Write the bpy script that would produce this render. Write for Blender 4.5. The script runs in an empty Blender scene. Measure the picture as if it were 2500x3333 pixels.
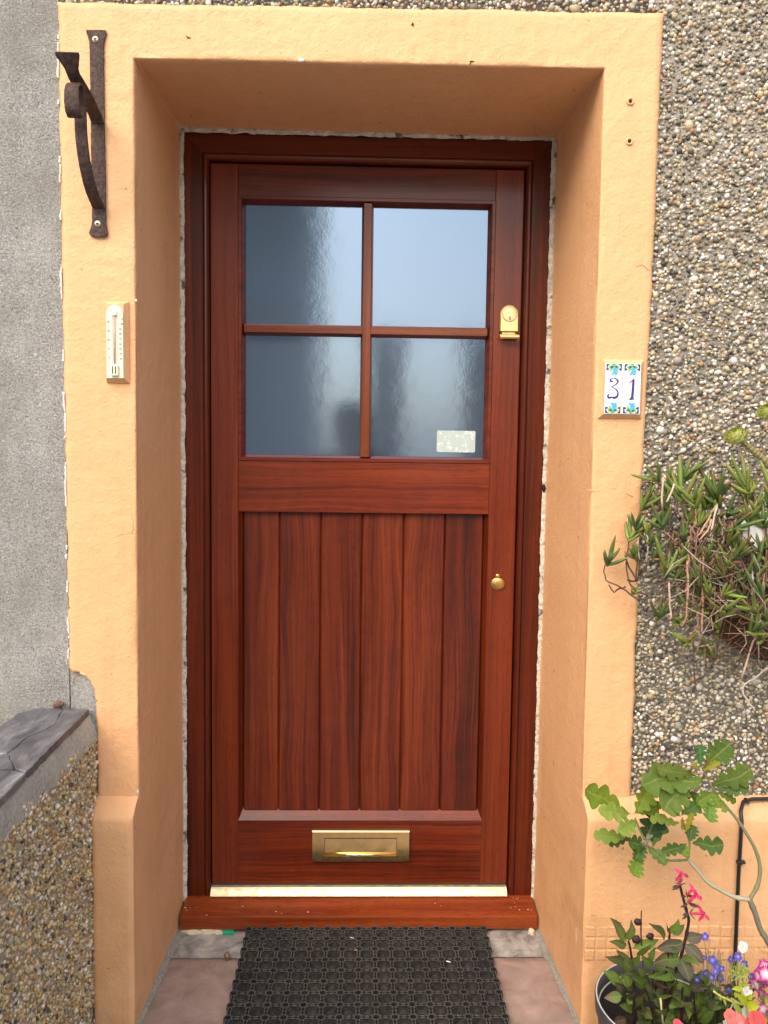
import bpy, bmesh, math, random
import numpy as np
from mathutils import Vector, Matrix, noise, Euler

random.seed(7)
rng = np.random.default_rng(7)
S = bpy.context.scene
COL = S.collection
R = math.radians

# ------------------------------------------------------------------ camera, world, sun, exposure
cam_d = bpy.data.cameras.new('camera')
cam = bpy.data.objects.new('camera', cam_d)
COL.objects.link(cam)
cam.location = (-0.00262, -1.67365, 1.25105)
cam.rotation_euler = (1.49952903, -0.01326783, -0.02501732)
cam_d.sensor_fit = 'VERTICAL'
cam_d.sensor_height = 36.0
cam_d.sensor_width = 27.0
cam_d.lens = 36.0 * 2553 / 3333
cam_d.clip_start = 0.02
cam_d.clip_end = 400
S.camera = cam

SUN_EL, SUN_AZ = R(42), R(209)          # azimuth measured from +y towards +x
W = bpy.data.worlds.new('World')
S.world = W
W.use_nodes = True
wn = W.node_tree.nodes
wl = W.node_tree.links
bg = wn['Background']
sky = wn.new('ShaderNodeTexSky')
sky.sky_type = 'NISHITA'
sky.sun_disc = False
sky.sun_elevation = SUN_EL
sky.sun_rotation = SUN_AZ
sky.dust_density = 6.0
sky.air_density = 1.2
sky.ozone_density = 1.0
wl.new(sky.outputs[0], bg.inputs[0])
bg.inputs[1].default_value = 0.15

sun_d = bpy.data.lights.new('sun', 'SUN')
sun = bpy.data.objects.new('sun', sun_d)
COL.objects.link(sun)
sun_d.energy = 1.45
sun_d.angle = R(120)
sun_d.color = (1.0, 0.93, 0.82)
sdir = Vector((math.sin(SUN_AZ) * math.cos(SUN_EL), math.cos(SUN_AZ) * math.cos(SUN_EL), math.sin(SUN_EL)))
sun.location = sdir * 20
sun.rotation_euler = sdir.to_track_quat('Z', 'Y').to_euler()

S.view_settings.view_transform = 'Standard'
S.view_settings.look = 'None'
S.view_settings.gamma = 1.0
S.view_settings.use_curve_mapping = False
S.view_settings.exposure = 0.88

# ------------------------------------------------------------------ helpers
F_, CX_, CY_ = 2553.0, 1250.0, 1666.5
MC = Euler(cam.rotation_euler).to_matrix()
CL = Vector(cam.location)


def at(u, v, y=None, x=None, z=None):
    """where the sight line through photo pixel (u, v) meets a real plane of the place"""
    d = MC @ Vector(((u - CX_) / F_, -(v - CY_) / F_, -1.0))
    if y is not None:
        t = (y - CL.y) / d.y
    elif x is not None:
        t = (x - CL.x) / d.x
    else:
        t = (z - CL.z) / d.z
    return CL + d * t


WLOC = {}


def link(o, parent=None):
    COL.objects.link(o)
    if parent is not None:
        o.parent = parent
        o.location = -WLOC.get(parent.name, Vector((0, 0, 0)))
    return o


def thing(name, label, cat, loc, group=None):
    o = bpy.data.objects.new(name, None)
    COL.objects.link(o)
    o.empty_display_size = 0.05
    o.location = loc
    WLOC[o.name] = Vector(loc)
    o['label'] = label
    o['category'] = cat
    o['kind'] = 'thing'
    if group:
        o['group'] = group
    return o


def tag(o, label, cat, group=None):
    o['label'] = label
    o['category'] = cat
    o['kind'] = 'thing'
    if group:
        o['group'] = group
    return o


def nz(x, y, z):
    return noise.noise(Vector((x, y, z)))


class MB:
    def __init__(self):
        self.v, self.f, self.c, self.st, self.sm, self.mi = [], [], [], [], [], []
        self.col = (1, 1, 1)
        self.cm = 0

    def add(self, vs, fs, smooth=False, col=None, st=None):
        b = len(self.v)
        self.v += [tuple(p) for p in vs]
        self.f += [tuple(i + b for i in f) for f in fs]
        self.sm += [smooth] * len(fs)
        self.mi += [self.cm] * len(fs)
        if col is None:
            col = self.col
        if isinstance(col, list):
            self.c += col
        else:
            self.c += [col] * len(vs)
        self.st += st if st else [(0, 0)] * len(vs)
        return self

    def box(self, x0, x1, y0, y1, z0, z1, bev=0.0, seg=2):
        if bev <= 0:
            vs = [(x, y, z) for z in (z0, z1) for y in (y0, y1) for x in (x0, x1)]
            fs = [(0, 2, 3, 1), (4, 5, 7, 6), (0, 1, 5, 4), (2, 6, 7, 3), (0, 4, 6, 2), (1, 3, 7, 5)]
            return self.add(vs, fs)
        bm = bmesh.new()
        bmesh.ops.create_cube(bm, size=1)
        for p in bm.verts:
            p.co = Vector(((x0 + x1) / 2 + p.co.x * (x1 - x0), (y0 + y1) / 2 + p.co.y * (y1 - y0), (z0 + z1) / 2 + p.co.z * (z1 - z0)))
        bmesh.ops.bevel(bm, geom=list(bm.edges), offset=bev, segments=seg, affect='EDGES', profile=0.5)
        return self.bm(bm, smooth=False)

    def bm(self, bm, smooth=False):
        bm.verts.index_update()
        vs = [p.co.copy() for p in bm.verts]
        fs = [[p.index for p in f.verts] for f in bm.faces]
        bm.free()
        return self.add(vs, fs, smooth)

    def grid(self, fn, nu, nv, smooth=True, flip=False, colfn=None):
        vs, cs, st = [], [], []
        for i in range(nu + 1):
            for j in range(nv + 1):
                p = fn(i / nu, j / nv)
                vs.append(p)
                st.append((i / nu, j / nv))
                if colfn:
                    cs.append(colfn(i / nu, j / nv))
        fs = []
        w = nv + 1
        for i in range(nu):
            for j in range(nv):
                q = (i * w + j, i * w + j + 1, (i + 1) * w + j + 1, (i + 1) * w + j)
                fs.append(q[::-1] if flip else q)
        return self.add(vs, fs, smooth, cs if colfn else None, st)

    def tube(self, pts, rad, n=8, cap=True, smooth=True, col=None):
        pts = [Vector(p) for p in pts]
        rr = rad if isinstance(rad, (list, tuple)) else [rad] * len(pts)
        vs, fs = [], []
        ref = Vector((0.13, 0.91, 0.37)).normalized()
        prev = None
        for i, p in enumerate(pts):
            t = (pts[min(i + 1, len(pts) - 1)] - pts[max(i - 1, 0)])
            if t.length < 1e-9:
                t = Vector((0, 0, 1))
            t.normalize()
            if prev is None:
                a = t.cross(ref)
                if a.length < 1e-3:
                    a = t.cross(Vector((1, 0, 0)))
            else:
                a = prev - t * prev.dot(t)
            a.normalize()
            prev = a
            b = t.cross(a)
            for k in range(n):
                an = 2 * math.pi * k / n
                vs.append(p + (a * math.cos(an) + b * math.sin(an)) * rr[i])
        for i in range(len(pts) - 1):
            for k in range(n):
                fs.append((i * n + k, i * n + (k + 1) % n, (i + 1) * n + (k + 1) % n, (i + 1) * n + k))
        if cap:
            fs.append(tuple(range(n))[::-1])
            fs.append(tuple((len(pts) - 1) * n + k for k in range(n)))
        return self.add(vs, fs, smooth, col)

    def lathe(self, prof, c, ax=(0, 0, 1), n=24, smooth=True, cap0=False, cap1=False, col=None, sx=1.0):
        """prof = [(radius, height)] round axis ax at c"""
        ax = Vector(ax).normalized()
        a = ax.orthogonal().normalized()
        b = ax.cross(a)
        c = Vector(c)
        vs, fs = [], []
        for r, h in prof:
            for k in range(n):
                an = 2 * math.pi * (k + 0.5) / n
                vs.append(c + ax * h + (a * math.cos(an) * sx + b * math.sin(an)) * r)
        for i in range(len(prof) - 1):
            for k in range(n):
                fs.append((i * n + k, i * n + (k + 1) % n, (i + 1) * n + (k + 1) % n, (i + 1) * n + k))
        if cap0:
            fs.append(tuple(range(n))[::-1])
        if cap1:
            fs.append(tuple((len(prof) - 1) * n + k for k in range(n)))
        return self.add(vs, fs, smooth, col)

    def prism(self, outline, y0, y1, bev=0.0):
        """outline in (x, z), front face at y0, back at y1"""
        n = len(outline)
        cx = sum(p[0] for p in outline) / n
        cz = sum(p[1] for p in outline) / n
        if bev > 0:
            inn = []
            for i, (x, z) in enumerate(outline):
                a, b = outline[i - 1], outline[(i + 1) % n]
                t = Vector((b[0] - a[0], b[1] - a[1]))
                t.normalize()
                nn = Vector((-t.y, t.x))
                if nn.dot(Vector((cx - x, cz - z))) < 0:
                    nn = -nn
                inn.append((x + nn.x * bev, z + nn.y * bev))
            sgn = 1 if y1 > y0 else -1
            rings = [[(x, y0, z) for x, z in inn], [(x, y0 + bev * sgn, z) for x, z in outline], [(x, y1, z) for x, z in outline]]
        else:
            rings = [[(x, y0, z) for x, z in outline], [(x, y1, z) for x, z in outline]]
        vs = [p for r in rings for p in r]
        fs = [tuple(range(n)), tuple((len(rings) - 1) * n + k for k in range(n))[::-1]]
        for i in range(len(rings) - 1):
            for k in range(n):
                fs.append((i * n + k, (i + 1) * n + k, (i + 1) * n + (k + 1) % n, i * n + (k + 1) % n))
        return self.add(vs, fs)

    def ellipsoid(self, c, r, rot=None, sub=1, col=None, jit=0.0):
        bm = bmesh.new()
        bmesh.ops.create_icosphere(bm, subdivisions=sub, radius=1)
        m = rot or Matrix.Identity(3)
        o = random.random() * 50
        for p in bm.verts:
            k = 1 + jit * nz(p.co.x * 1.7 + o, p.co.y * 1.7, p.co.z * 1.7)
            p.co = Vector(c) + m @ Vector((p.co.x * r[0] * k, p.co.y * r[1] * k, p.co.z * r[2] * k))
        bm.verts.index_update()
        vs = [p.co.copy() for p in bm.verts]
        fs = [[p.index for p in f.verts] for f in bm.faces]
        bm.free()
        return self.add(vs, fs, True, col)

    def build(self, name, mat, parent=None, fixn=True):
        me = bpy.data.meshes.new(name)
        me.from_pydata(self.v, [], self.f)
        for m in (mat if isinstance(mat, (list, tuple)) else [mat]):
            me.materials.append(m)
        me.polygons.foreach_set('use_smooth', self.sm)
        me.polygons.foreach_set('material_index', self.mi)
        ca = me.color_attributes.new('Col', 'FLOAT_COLOR', 'POINT')
        arr = np.ones((len(self.v), 4), 'f')
        arr[:, :3] = np.array([c[:3] for c in self.c], 'f')
        ca.data.foreach_set('color', arr.ravel())
        sa = me.attributes.new('st', 'FLOAT_VECTOR', 'POINT')
        s3 = np.zeros((len(self.v), 3), 'f')
        s3[:, :2] = np.array(self.st, 'f')
        sa.data.foreach_set('vector', s3.ravel())
        if fixn:
            bm = bmesh.new()
            bm.from_mesh(me)
            bmesh.ops.recalc_face_normals(bm, faces=bm.faces)
            bm.to_mesh(me)
            bm.free()
        me.update()
        o = bpy.data.objects.new(name, me)
        return link(o, parent)


# ------------------------------------------------------------------ material helpers
class NT:
    def __init__(self, name):
        self.m = bpy.data.materials.new(name)
        self.m.use_nodes = True
        self.t = self.m.node_tree
        self.b = self.t.nodes['Principled BSDF']
        self.out = self.t.nodes['Material Output']

    def n(self, typ, **kw):
        o = self.t.nodes.new('ShaderNode' + typ)
        for k, v in kw.items():
            if k.startswith('i_'):
                o.inputs[k[2:]].default_value = v
            else:
                setattr(o, k, v)
        return o

    def l(self, a, b):
        self.t.links.new(a, b)

    def set(self, **kw):
        for k, v in kw.items():
            nm = k.replace('_', ' ')
            if isinstance(v, bpy.types.NodeSocket):
                self.l(v, self.b.inputs[nm])
            else:
                self.b.inputs[nm].default_value = v
        return self

    def coord(self, scale=(1, 1, 1), rnd=False, src='Object'):
        tc = self.n('TexCoord')
        mp = self.n('Mapping')
        mp.inputs['Scale'].default_value = scale
        self.l(tc.outputs[src], mp.inputs[0])
        if rnd:
            oi = self.n('ObjectInfo')
            ml = self.math('MULTIPLY', oi.outputs['Random'], 37.0)
            self.l(ml, mp.inputs['Location'])
        return mp.outputs[0]

    def noise(self, vec, scale, detail=4, rough=0.55, dist=0.0):
        o = self.n('TexNoise')
        o.inputs['Scale'].default_value = scale
        o.inputs['Detail'].default_value = detail
        o.inputs['Roughness'].default_value = rough
        o.inputs['Distortion'].default_value = dist
        self.l(vec, o.inputs['Vector'])
        return o.outputs['Fac']

    def vor(self, vec, scale, feature='F1', out='Distance'):
        o = self.n('TexVoronoi')
        o.feature = feature
        o.inputs['Scale'].default_value = scale
        self.l(vec, o.inputs['Vector'])
        return o.outputs[out]

    def math(self, op, a, b=None, clamp=False):
        o = self.n('Math')
        o.operation = op
        o.use_clamp = clamp
        for i, s in enumerate((a, b)):
            if s is None:
                continue
            if isinstance(s, bpy.types.NodeSocket):
                self.l(s, o.inputs[i])
            else:
                o.inputs[i].default_value = s
        return o.outputs[0]

    def ramp(self, fac, stops, interp='LINEAR'):
        o = self.n('ValToRGB')
        e = o.color_ramp
        e.interpolation = interp
        while len(e.elements) < len(stops):
            e.elements.new(0.5)
        for el, (p, c) in zip(e.elements, stops):
            el.position = p
            el.color = (c[0], c[1], c[2], 1) if not isinstance(c, (int, float)) else (c, c, c, 1)
        self.l(fac, o.inputs[0])
        return o.outputs[0]

    def mix(self, fac, a, b, blend='MIX'):
        o = self.n('Mix')
        o.data_type = 'RGBA'
        o.blend_type = blend
        for s, i in ((fac, 0), (a, 6), (b, 7)):
            if isinstance(s, bpy.types.NodeSocket):
                self.l(s, o.inputs[i])
            elif isinstance(s, (int, float)):
                o.inputs[i].default_value = s
            else:
                o.inputs[i].default_value = (s[0], s[1], s[2], 1)
        return o.outputs[2]

    def bump(self, h, strength=0.3, dist=0.005, prev=None):
        o = self.n('Bump')
        o.inputs['Strength'].default_value = strength
        o.inputs['Distance'].default_value = dist
        self.l(h, o.inputs['Height'])
        if prev is not None:
            self.l(prev, o.inputs['Normal'])
        self.l(o.outputs[0], self.b.inputs['Normal'])
        return o.outputs[0]

    def attr(self, name='Col', out='Color'):
        o = self.n('Attribute')
        o.attribute_name = name
        return o.outputs[out]


def plain(name, col, rough=0.5, metal=0.0, spec=0.5, var=0.12, bump=0.0, bscale=200):
    t = NT(name)
    c = t.coord()
    f = t.noise(c, 60, 5)
    dark = tuple(k * (1 - var) for k in col)
    lite = tuple(min(1, k * (1 + var)) for k in col)
    t.set(Base_Color=t.ramp(f, [(0.3, dark), (0.7, lite)]), Roughness=rough, Metallic=metal)
    t.b.inputs['Specular IOR Level'].default_value = spec
    if bump:
        t.bump(t.noise(c, bscale, 4), bump, 0.002)
    return t.m


# ------------------------------------------------------------------ materials
M = {}


def mk_paint():
    t = NT('orange masonry paint')
    c = t.coord()
    big = t.noise(c, 2.6, 4, 0.6)
    mid = t.noise(c, 38, 5, 0.6)
    base = t.ramp(big, [(0.3, (0.70, 0.390, 0.192)), (0.7, (0.75, 0.432, 0.224))])
    base = t.mix(t.ramp(mid, [(0.35, 0.0), (0.8, 0.35)]), base, (0.79, 0.475, 0.26))
    # grime specks and splashes near the ground
    sp = t.noise(c, 55, 3, 0.5)
    base = t.mix(t.ramp(sp, [(0.725, 0.0), (0.745, 0.8)]), base, (0.18, 0.09, 0.03))
    # faint rain streaks, hairline cracks
    sk = t.noise(t.coord((34, 34, 1.6)), 1.0, 4, 0.6)
    base = t.mix(t.ramp(sk, [(0.52, 0.0), (0.75, 0.30)]), base, (0.52, 0.285, 0.125))
    wv = t.n('VectorMath')
    wv.operation = 'ADD'
    wb = t.n('TexNoise')
    wb.inputs['Scale'].default_value = 11
    wb.inputs['Detail'].default_value = 4
    t.l(c, wb.inputs['Vector'])
    ws_ = t.n('VectorMath')
    ws_.operation = 'SCALE'
    ws_.inputs['Scale'].default_value = 0.16
    t.l(wb.outputs['Color'], ws_.inputs[0])
    t.l(c, wv.inputs[0])
    t.l(ws_.outputs[0], wv.inputs[1])
    ve = t.vor(wv.outputs[0], 2.3, 'DISTANCE_TO_EDGE')
    crk = t.math('MULTIPLY', t.ramp(ve, [(0.0, 1.0), (0.0045, 0.0)]), t.ramp(t.noise(c, 3.4, 2), [(0.585, 0.0), (0.64, 0.75)]))
    base = t.mix(crk, base, (0.33, 0.17, 0.065))
    geo = t.n('SeparateXYZ')
    t.l(c, geo.inputs[0])
    low = t.math('SUBTRACT', 0.55, geo.outputs['Z'], True)
    gr = t.math('MULTIPLY', low, t.ramp(t.noise(c, 9, 6, 0.65), [(0.42, 0.0), (0.75, 1.1)]))
    base = t.mix(gr, base, (0.42, 0.22, 0.075))
    t.set(Base_Color=base, Roughness=0.5)
    t.b.inputs['Specular IOR Level'].default_value = 0.35
    h1 = t.noise(c, 72, 4, 0.55, 0.3)
    h2 = t.noise(c, 170, 4, 0.6)
    h3 = t.ramp(t.noise(c, 85, 2, 0.5), [(0.60, 0.0), (0.72, 1.0)])
    hh = t.math('ADD', t.math('MULTIPLY', h1, 1.0), t.math('MULTIPLY', h2, 0.42))
    hh = t.math('ADD', hh, t.math('MULTIPLY', h3, 0.22))
    hh = t.math('SUBTRACT', hh, t.math('MULTIPLY', crk, 0.5))
    t.bump(hh, 0.48, 0.0036)
    return t.m


def mk_wood(name, axis, dark, mid, lite, wav=0.02, ribbon=34.0):
    t = NT(name)
    tc = t.n('TexCoord')
    oi = t.n('ObjectInfo')
    add = t.n('VectorMath')
    off = t.n('CombineXYZ')
    for i in range(3):
        t.l(t.math('MULTIPLY', oi.outputs['Random'], (23.0, 41.0, 67.0)[i]), off.inputs[i])
    t.l(tc.outputs['Object'], add.inputs[0])
    t.l(off.outputs[0], add.inputs[1])
    sep = t.n('SeparateXYZ')
    t.l(add.outputs[0], sep.inputs[0])
    al, cr = (sep.outputs['Z'], sep.outputs['X']) if axis == 'z' else (sep.outputs['X'], sep.outputs['Z'])
    # slow wander of the grain along the board
    w0 = t.n('CombineXYZ')
    t.l(t.math('MULTIPLY', al, 2.3), w0.inputs[0])
    t.l(t.math('MULTIPLY', cr, 7.0), w0.inputs[1])
    wn_ = t.noise(w0.outputs[0], 1.0, 2, 0.5)
    cr2 = t.math('ADD', cr, t.math('MULTIPLY', t.math('SUBTRACT', wn_, 0.5), wav * 6))
    def co(a, k):
        o = t.n('CombineXYZ')
        t.l(t.math('MULTIPLY', cr2, a), o.inputs[0])
        t.l(t.math('MULTIPLY', al, k), o.inputs[1])
        t.l(t.math('MULTIPLY', sep.outputs['Y'], a * 0.4), o.inputs[2])
        return o.outputs[0]
    rib = t.noise(co(ribbon, ribbon * 0.022), 1.0, 3, 0.5, 0.25)
    fine = t.noise(co(210, 2.2), 1.0, 4, 0.6)
    pore = t.noise(co(900, 42.0), 1.0, 2, 0.5)
    cross = t.noise(co(20, 26.0), 1.0, 3, 0.5)
    f = t.math('ADD', t.math('MULTIPLY', rib, 0.52), t.math('MULTIPLY', fine, 0.40))
    f = t.math('ADD', f, t.math('MULTIPLY', cross, 0.10))
    f = t.math('ADD', f, t.math('MULTIPLY', t.math('SUBTRACT', oi.outputs['Random'], 0.5), 0.13))
    c = t.ramp(f, [(0.35, dark), (0.50, mid), (0.66, lite)])
    c = t.mix(t.ramp(pore, [(0.56, 0.0), (0.72, 0.55)]), c, tuple(k * 0.35 for k in dark))
    t.set(Base_Color=c, Roughness=t.ramp(fine, [(0.3, 0.36), (0.7, 0.5)]))
    t.b.inputs['Specular IOR Level'].default_value = 0.22
    t.b.inputs['Coat Weight'].default_value = 0.26
    t.b.inputs['Coat IOR'].default_value = 1.65
    t.b.inputs['Coat Roughness'].default_value = 0.16
    t.bump(t.math('ADD', t.math('MULTIPLY', pore, 0.5), fine), 0.18, 0.0008)
    return t.m


def mk_roughcast():
    t = NT('grey roughcast')
    c = t.coord()
    a = t.noise(c, 260, 4, 0.65, 1.0)
    b = t.noise(c, 4, 4, 0.6)
    base = t.ramp(a, [(0.30, (0.10, 0.10, 0.098)), (0.46, (0.32, 0.315, 0.305)), (0.58, (0.44, 0.432, 0.415)), (0.76, (0.66, 0.65, 0.63))])
    base = t.mix(t.ramp(b, [(0.42, 0.0), (0.70, 0.65)]), base, (0.22, 0.215, 0.18))
    e_ = t.noise(t.coord((1, 1, .35)), 9, 5, 0.6)
    base = t.mix(t.ramp(e_, [(0.52, 0.0), (0.72, 0.35)]), base, (0.66, 0.65, 0.62))
    fl = t.noise(c, 90, 2)
    base = t.mix(t.ramp(fl, [(0.72, 0.0), (0.76, 0.7)]), base, (0.7, 0.69, 0.66))
    t.set(Base_Color=base, Roughness=0.95)
    t.b.inputs['Specular IOR Level'].default_value = 0.2
    t.bump(a, 0.9, 0.006)
    return t.m


def mk_mortar(name, c0, c1, scale=120, dist=0.003):
    t = NT(name)
    c = t.coord()
    a = t.noise(c, scale, 6, 0.65)
    b = t.noise(c, 12, 4)
    base = t.ramp(a, [(0.3, c0), (0.7, c1)])
    base = t.mix(t.ramp(b, [(0.4, 0.0), (0.8, 0.4)]), base, tuple(k * 0.6 for k in c0))
    t.set(Base_Color=base, Roughness=0.95)
    t.b.inputs['Specular IOR Level'].default_value = 0.2
    t.bump(a, 0.8, dist)
    return t.m


def mk_pebble():
    t = NT('river pebbles')
    c = t.coord()
    a = t.noise(c, 420, 3)
    base = t.mix(t.ramp(a, [(0.35, 0.0), (0.75, 0.35)]), t.attr(), (0.25, 0.22, 0.17))
    d = t.noise(c, 7, 4, 0.6)
    base = t.mix(t.ramp(d, [(0.5, 0.0), (0.8, 0.35)]), base, (0.16, 0.14, 0.10))
    t.set(Base_Color=base, Roughness=0.55)
    t.b.inputs['Specular IOR Level'].default_value = 0.4
    t.bump(a, 0.2, 0.001)
    return t.m


def mk_leaf(name='leaf', rough=0.52, trans=0.30, vein=True, sheen=0.22):
    t = NT(name)
    col = t.attr()
    st = t.attr('st', 'Vector')
    sp = t.n('SeparateXYZ')
    t.l(st, sp.inputs[0])
    c = t.coord()
    mot = t.noise(c, 160, 4)
    base = t.mix(t.ramp(mot, [(0.3, 0.0), (0.75, 0.45)]), col, t.mix(1.0, col, (0.66, 0.66, 0.42), 'MULTIPLY'))
    if vein:
        s = t.math('ABSOLUTE', t.math('SUBTRACT', sp.outputs['Y'], 0.5))
        mid = t.ramp(s, [(0.0, 1.0), (0.03, 0.75), (0.055, 0.0)])
        tt = t.math('SUBTRACT', sp.outputs['X'], t.math('MULTIPLY', s, 0.42))
        fr = t.math('ABSOLUTE', t.math('SUBTRACT', t.math('FRACT', t.math('MULTIPLY', tt, 7.0)), 0.5))
        side = t.ramp(fr, [(0.0, 0.75), (0.06, 0.0)])
        vv = t.math('MAXIMUM', mid, side)
        base = t.mix(t.math('MULTIPLY', vv, 0.55), base, t.mix(0.5, col, (0.35, 0.42, 0.16)))
        t.bump(t.math('ADD', t.math('MULTIPLY', vv, -0.7), t.noise(c, 90, 3)), 0.35, 0.002)
    t.set(Base_Color=base, Roughness=rough)
    t.b.inputs['Specular IOR Level'].default_value = sheen
    tr = t.n('BsdfTranslucent')
    t.l(t.mix(1.0, base, (1.3, 1.25, 0.6), 'MULTIPLY'), tr.inputs['Color'])
    mx = t.n('MixShader')
    mx.inputs[0].default_value = trans
    t.l(t.b.outputs[0], mx.inputs[1])
    t.l(tr.outputs[0], mx.inputs[2])
    t.l(mx.outputs[0], t.out.inputs[0])
    return t.m


def mk_glass():
    t = NT('obscure glass')
    c = t.coord()
    n1 = t.noise(c, 20, 3, 0.5)
    n2 = t.noise(c, 260, 2, 0.5)
    t.set(Base_Color=(0.060, 0.082, 0.115, 1), Roughness=0.085)
    t.b.inputs['IOR'].default_value = 2.3
    t.b.inputs['Specular IOR Level'].default_value = 0.75
    t.b.inputs['Specular Tint'].default_value = (0.48, 0.70, 1.0, 1)
    t.b.inputs['Coat Weight'].default_value = 0.3
    t.b.inputs['Coat IOR'].default_value = 1.8
    t.b.inputs['Coat Roughness'].default_value = 0.07
    t.bump(t.math('ADD', t.math('MULTIPLY', n1, 1.6), t.math('MULTIPLY', n2, 0.34)), 0.07, 0.002)
    return t.m


def mk_brass(name='polished brass', rough=0.16, col=(0.83, 0.62, 0.24)):
    t = NT(name)
    c = t.coord()
    n1 = t.noise(c, 40, 4)
    t.set(Base_Color=t.ramp(n1, [(0.35, tuple(k * 0.9 for k in col)), (0.7, col)]), Metallic=1.0,
          Roughness=t.ramp(t.noise(c, 70, 4), [(0.3, rough * 0.75), (0.75, rough * 1.5)]))
    t.bump(t.noise(c, 18, 2), 0.05, 0.002)
    return t.m


def mk_rust():
    t = NT('rusted iron')
    c = t.coord()
    a = t.noise(c, 130, 5, 0.65, 0.6)
    b = t.noise(c, 25, 4)
    base = t.ramp(a, [(0.3, (0.022, 0.013, 0.011)), (0.5, (0.062, 0.036, 0.030)), (0.75, (0.14, 0.085, 0.075))])
    base = t.mix(t.ramp(b, [(0.5, 0.0), (0.8, 0.5)]), base, (0.10, 0.035, 0.016))
    t.set(Base_Color=base, Roughness=0.75, Metallic=0.15)
    t.bump(a, 0.7, 0.003)
    return t.m


def mk_slate():
    t = NT('slate')
    c = t.coord((1.0, 0.35, 1.0))
    a = t.noise(c, 26, 7, 0.65, 0.7)
    b = t.noise(t.coord(), 7, 4)
    base = t.ramp(a, [(0.3, (0.035, 0.038, 0.045)), (0.50, (0.095, 0.100, 0.112)), (0.62, (0.15, 0.155, 0.165)), (0.78, (0.34, 0.34, 0.34))])
    base = t.mix(t.ramp(b, [(0.58, 0.0), (0.75, 0.35)]), base, (0.30, 0.19, 0.12))
    t.set(Base_Color=base, Roughness=0.5)
    t.bump(a, 0.7, 0.005)
    return t.m


def mk_slab():
    t = NT('pink sandstone')
    c = t.coord()
    a = t.noise(c, 14, 6, 0.62, 0.5)
    band = t.noise(t.coord((2.0, 14.0, 1.0)), 1.6, 5, 0.6, 0.8)
    base = t.ramp(a, [(0.3, (0.205, 0.140, 0.118)), (0.7, (0.385, 0.280, 0.245))])
    base = t.mix(t.ramp(band, [(0.45, 0.0), (0.75, 0.55)]), base, (0.29, 0.235, 0.215))
    sp = t.noise(c, 130, 3)
    base = t.mix(t.ramp(sp, [(0.66, 0.0), (0.74, 0.6)]), base, (0.48, 0.41, 0.35))
    gr = t.noise(c, 5, 5)
    base = t.mix(t.ramp(gr, [(0.52, 0.0), (0.72, 0.45)]), base, (0.20, 0.165, 0.105))
    t.set(Base_Color=base, Roughness=0.8)
    t.bump(t.math('ADD', a, t.math('MULTIPLY', t.noise(c, 160, 4), 0.25)), 0.5, 0.004)
    return t.m


def mk_rubble():
    t = NT('bedding mortar and stones')
    c = t.coord()
    a = t.noise(c, 22, 6, 0.65, 0.5)
    base = t.ramp(a, [(0.3, (0.12, 0.11, 0.095)), (0.46, (0.27, 0.26, 0.245)), (0.60, (0.38, 0.365, 0.34)), (0.74, (0.50, 0.42, 0.29))])
    rd = t.noise(c, 42, 4, 0.6)
    base = t.mix(t.ramp(rd, [(0.68, 0.0), (0.74, 0.75)]), base, (0.36, 0.115, 0.045))
    t.set(Base_Color=base, Roughness=0.95)
    t.bump(t.math('ADD', a, t.math('MULTIPLY', t.noise(c, 140, 5), 0.5)), 0.8, 0.005)
    return t.m


def mk_rubber():
    t = NT('black rubber')
    c = t.coord()
    sp = t.n('SeparateXYZ')
    t.l(c, sp.inputs[0])
    a = t.noise(c, 90, 5, 0.65)
    d = t.noise(c, 9, 3)
    base = t.ramp(a, [(0.35, (0.012, 0.0125, 0.013)), (0.7, (0.034, 0.034, 0.033))])
    dirt = t.math('MULTIPLY', t.ramp(d, [(0.35, 0.15), (0.7, 0.85)]), t.ramp(a, [(0.4, 0.3), (0.7, 1.0)]))
    low = t.math('MULTIPLY', dirt, t.ramp(t.attr('st', 'Fac'), [(0.0, 0.0), (1.0, 1.0)]))
    base = t.mix(low, base, (0.19, 0.17, 0.105))
    gn = t.n('NewGeometry')
    sn = t.n('SeparateXYZ')
    t.l(gn.outputs['True Normal'], sn.inputs[0])
    top = t.math('MULTIPLY', t.math('GREATER_THAN', sn.outputs['Z'], 0.75), t.math('GREATER_THAN', sp.outputs['Z'], 0.0150))
    base = t.mix(t.math('MULTIPLY', top, t.ramp(d, [(0.3, 0.55), (0.7, 1.0)])), base, (0.090, 0.088, 0.086))
    t.set(Base_Color=base, Roughness=0.6)
    t.b.inputs['Specular IOR Level'].default_value = 0.3
    t.bump(a, 0.25, 0.001)
    return t.m


def mk_sticker():
    t = NT('pale paper label')
    c = t.coord()
    a = t.noise(c, 95, 4, 0.6)
    t.set(Base_Color=t.ramp(a, [(0.5, (0.44, 0.56, 0.56)), (0.6, (0.50, 0.61, 0.60)), (0.64, (0.72, 0.78, 0.77))]), Roughness=0.5)
    return t.m


def mk_vcol(name, rough=0.5, trans=0.0, spec=0.4):
    t = NT(name)
    c = t.coord()
    a = t.noise(c, 140, 4)
    col = t.attr()
    t.set(Base_Color=t.mix(t.ramp(a, [(0.3, 0.0), (0.8, 0.3)]), col, t.mix(1.0, col, (0.6, 0.6, 0.6), 'MULTIPLY')), Roughness=rough)
    t.b.inputs['Specular IOR Level'].default_value = spec
    if trans:
        tr = t.n('BsdfTranslucent')
        t.l(col, tr.inputs['Color'])
        mx = t.n('MixShader')
        mx.inputs[0].default_value = trans
        t.l(t.b.outputs[0], mx.inputs[1])
        t.l(tr.outputs[0], mx.inputs[2])
        t.l(mx.outputs[0], t.out.inputs[0])
    return t.m


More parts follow.
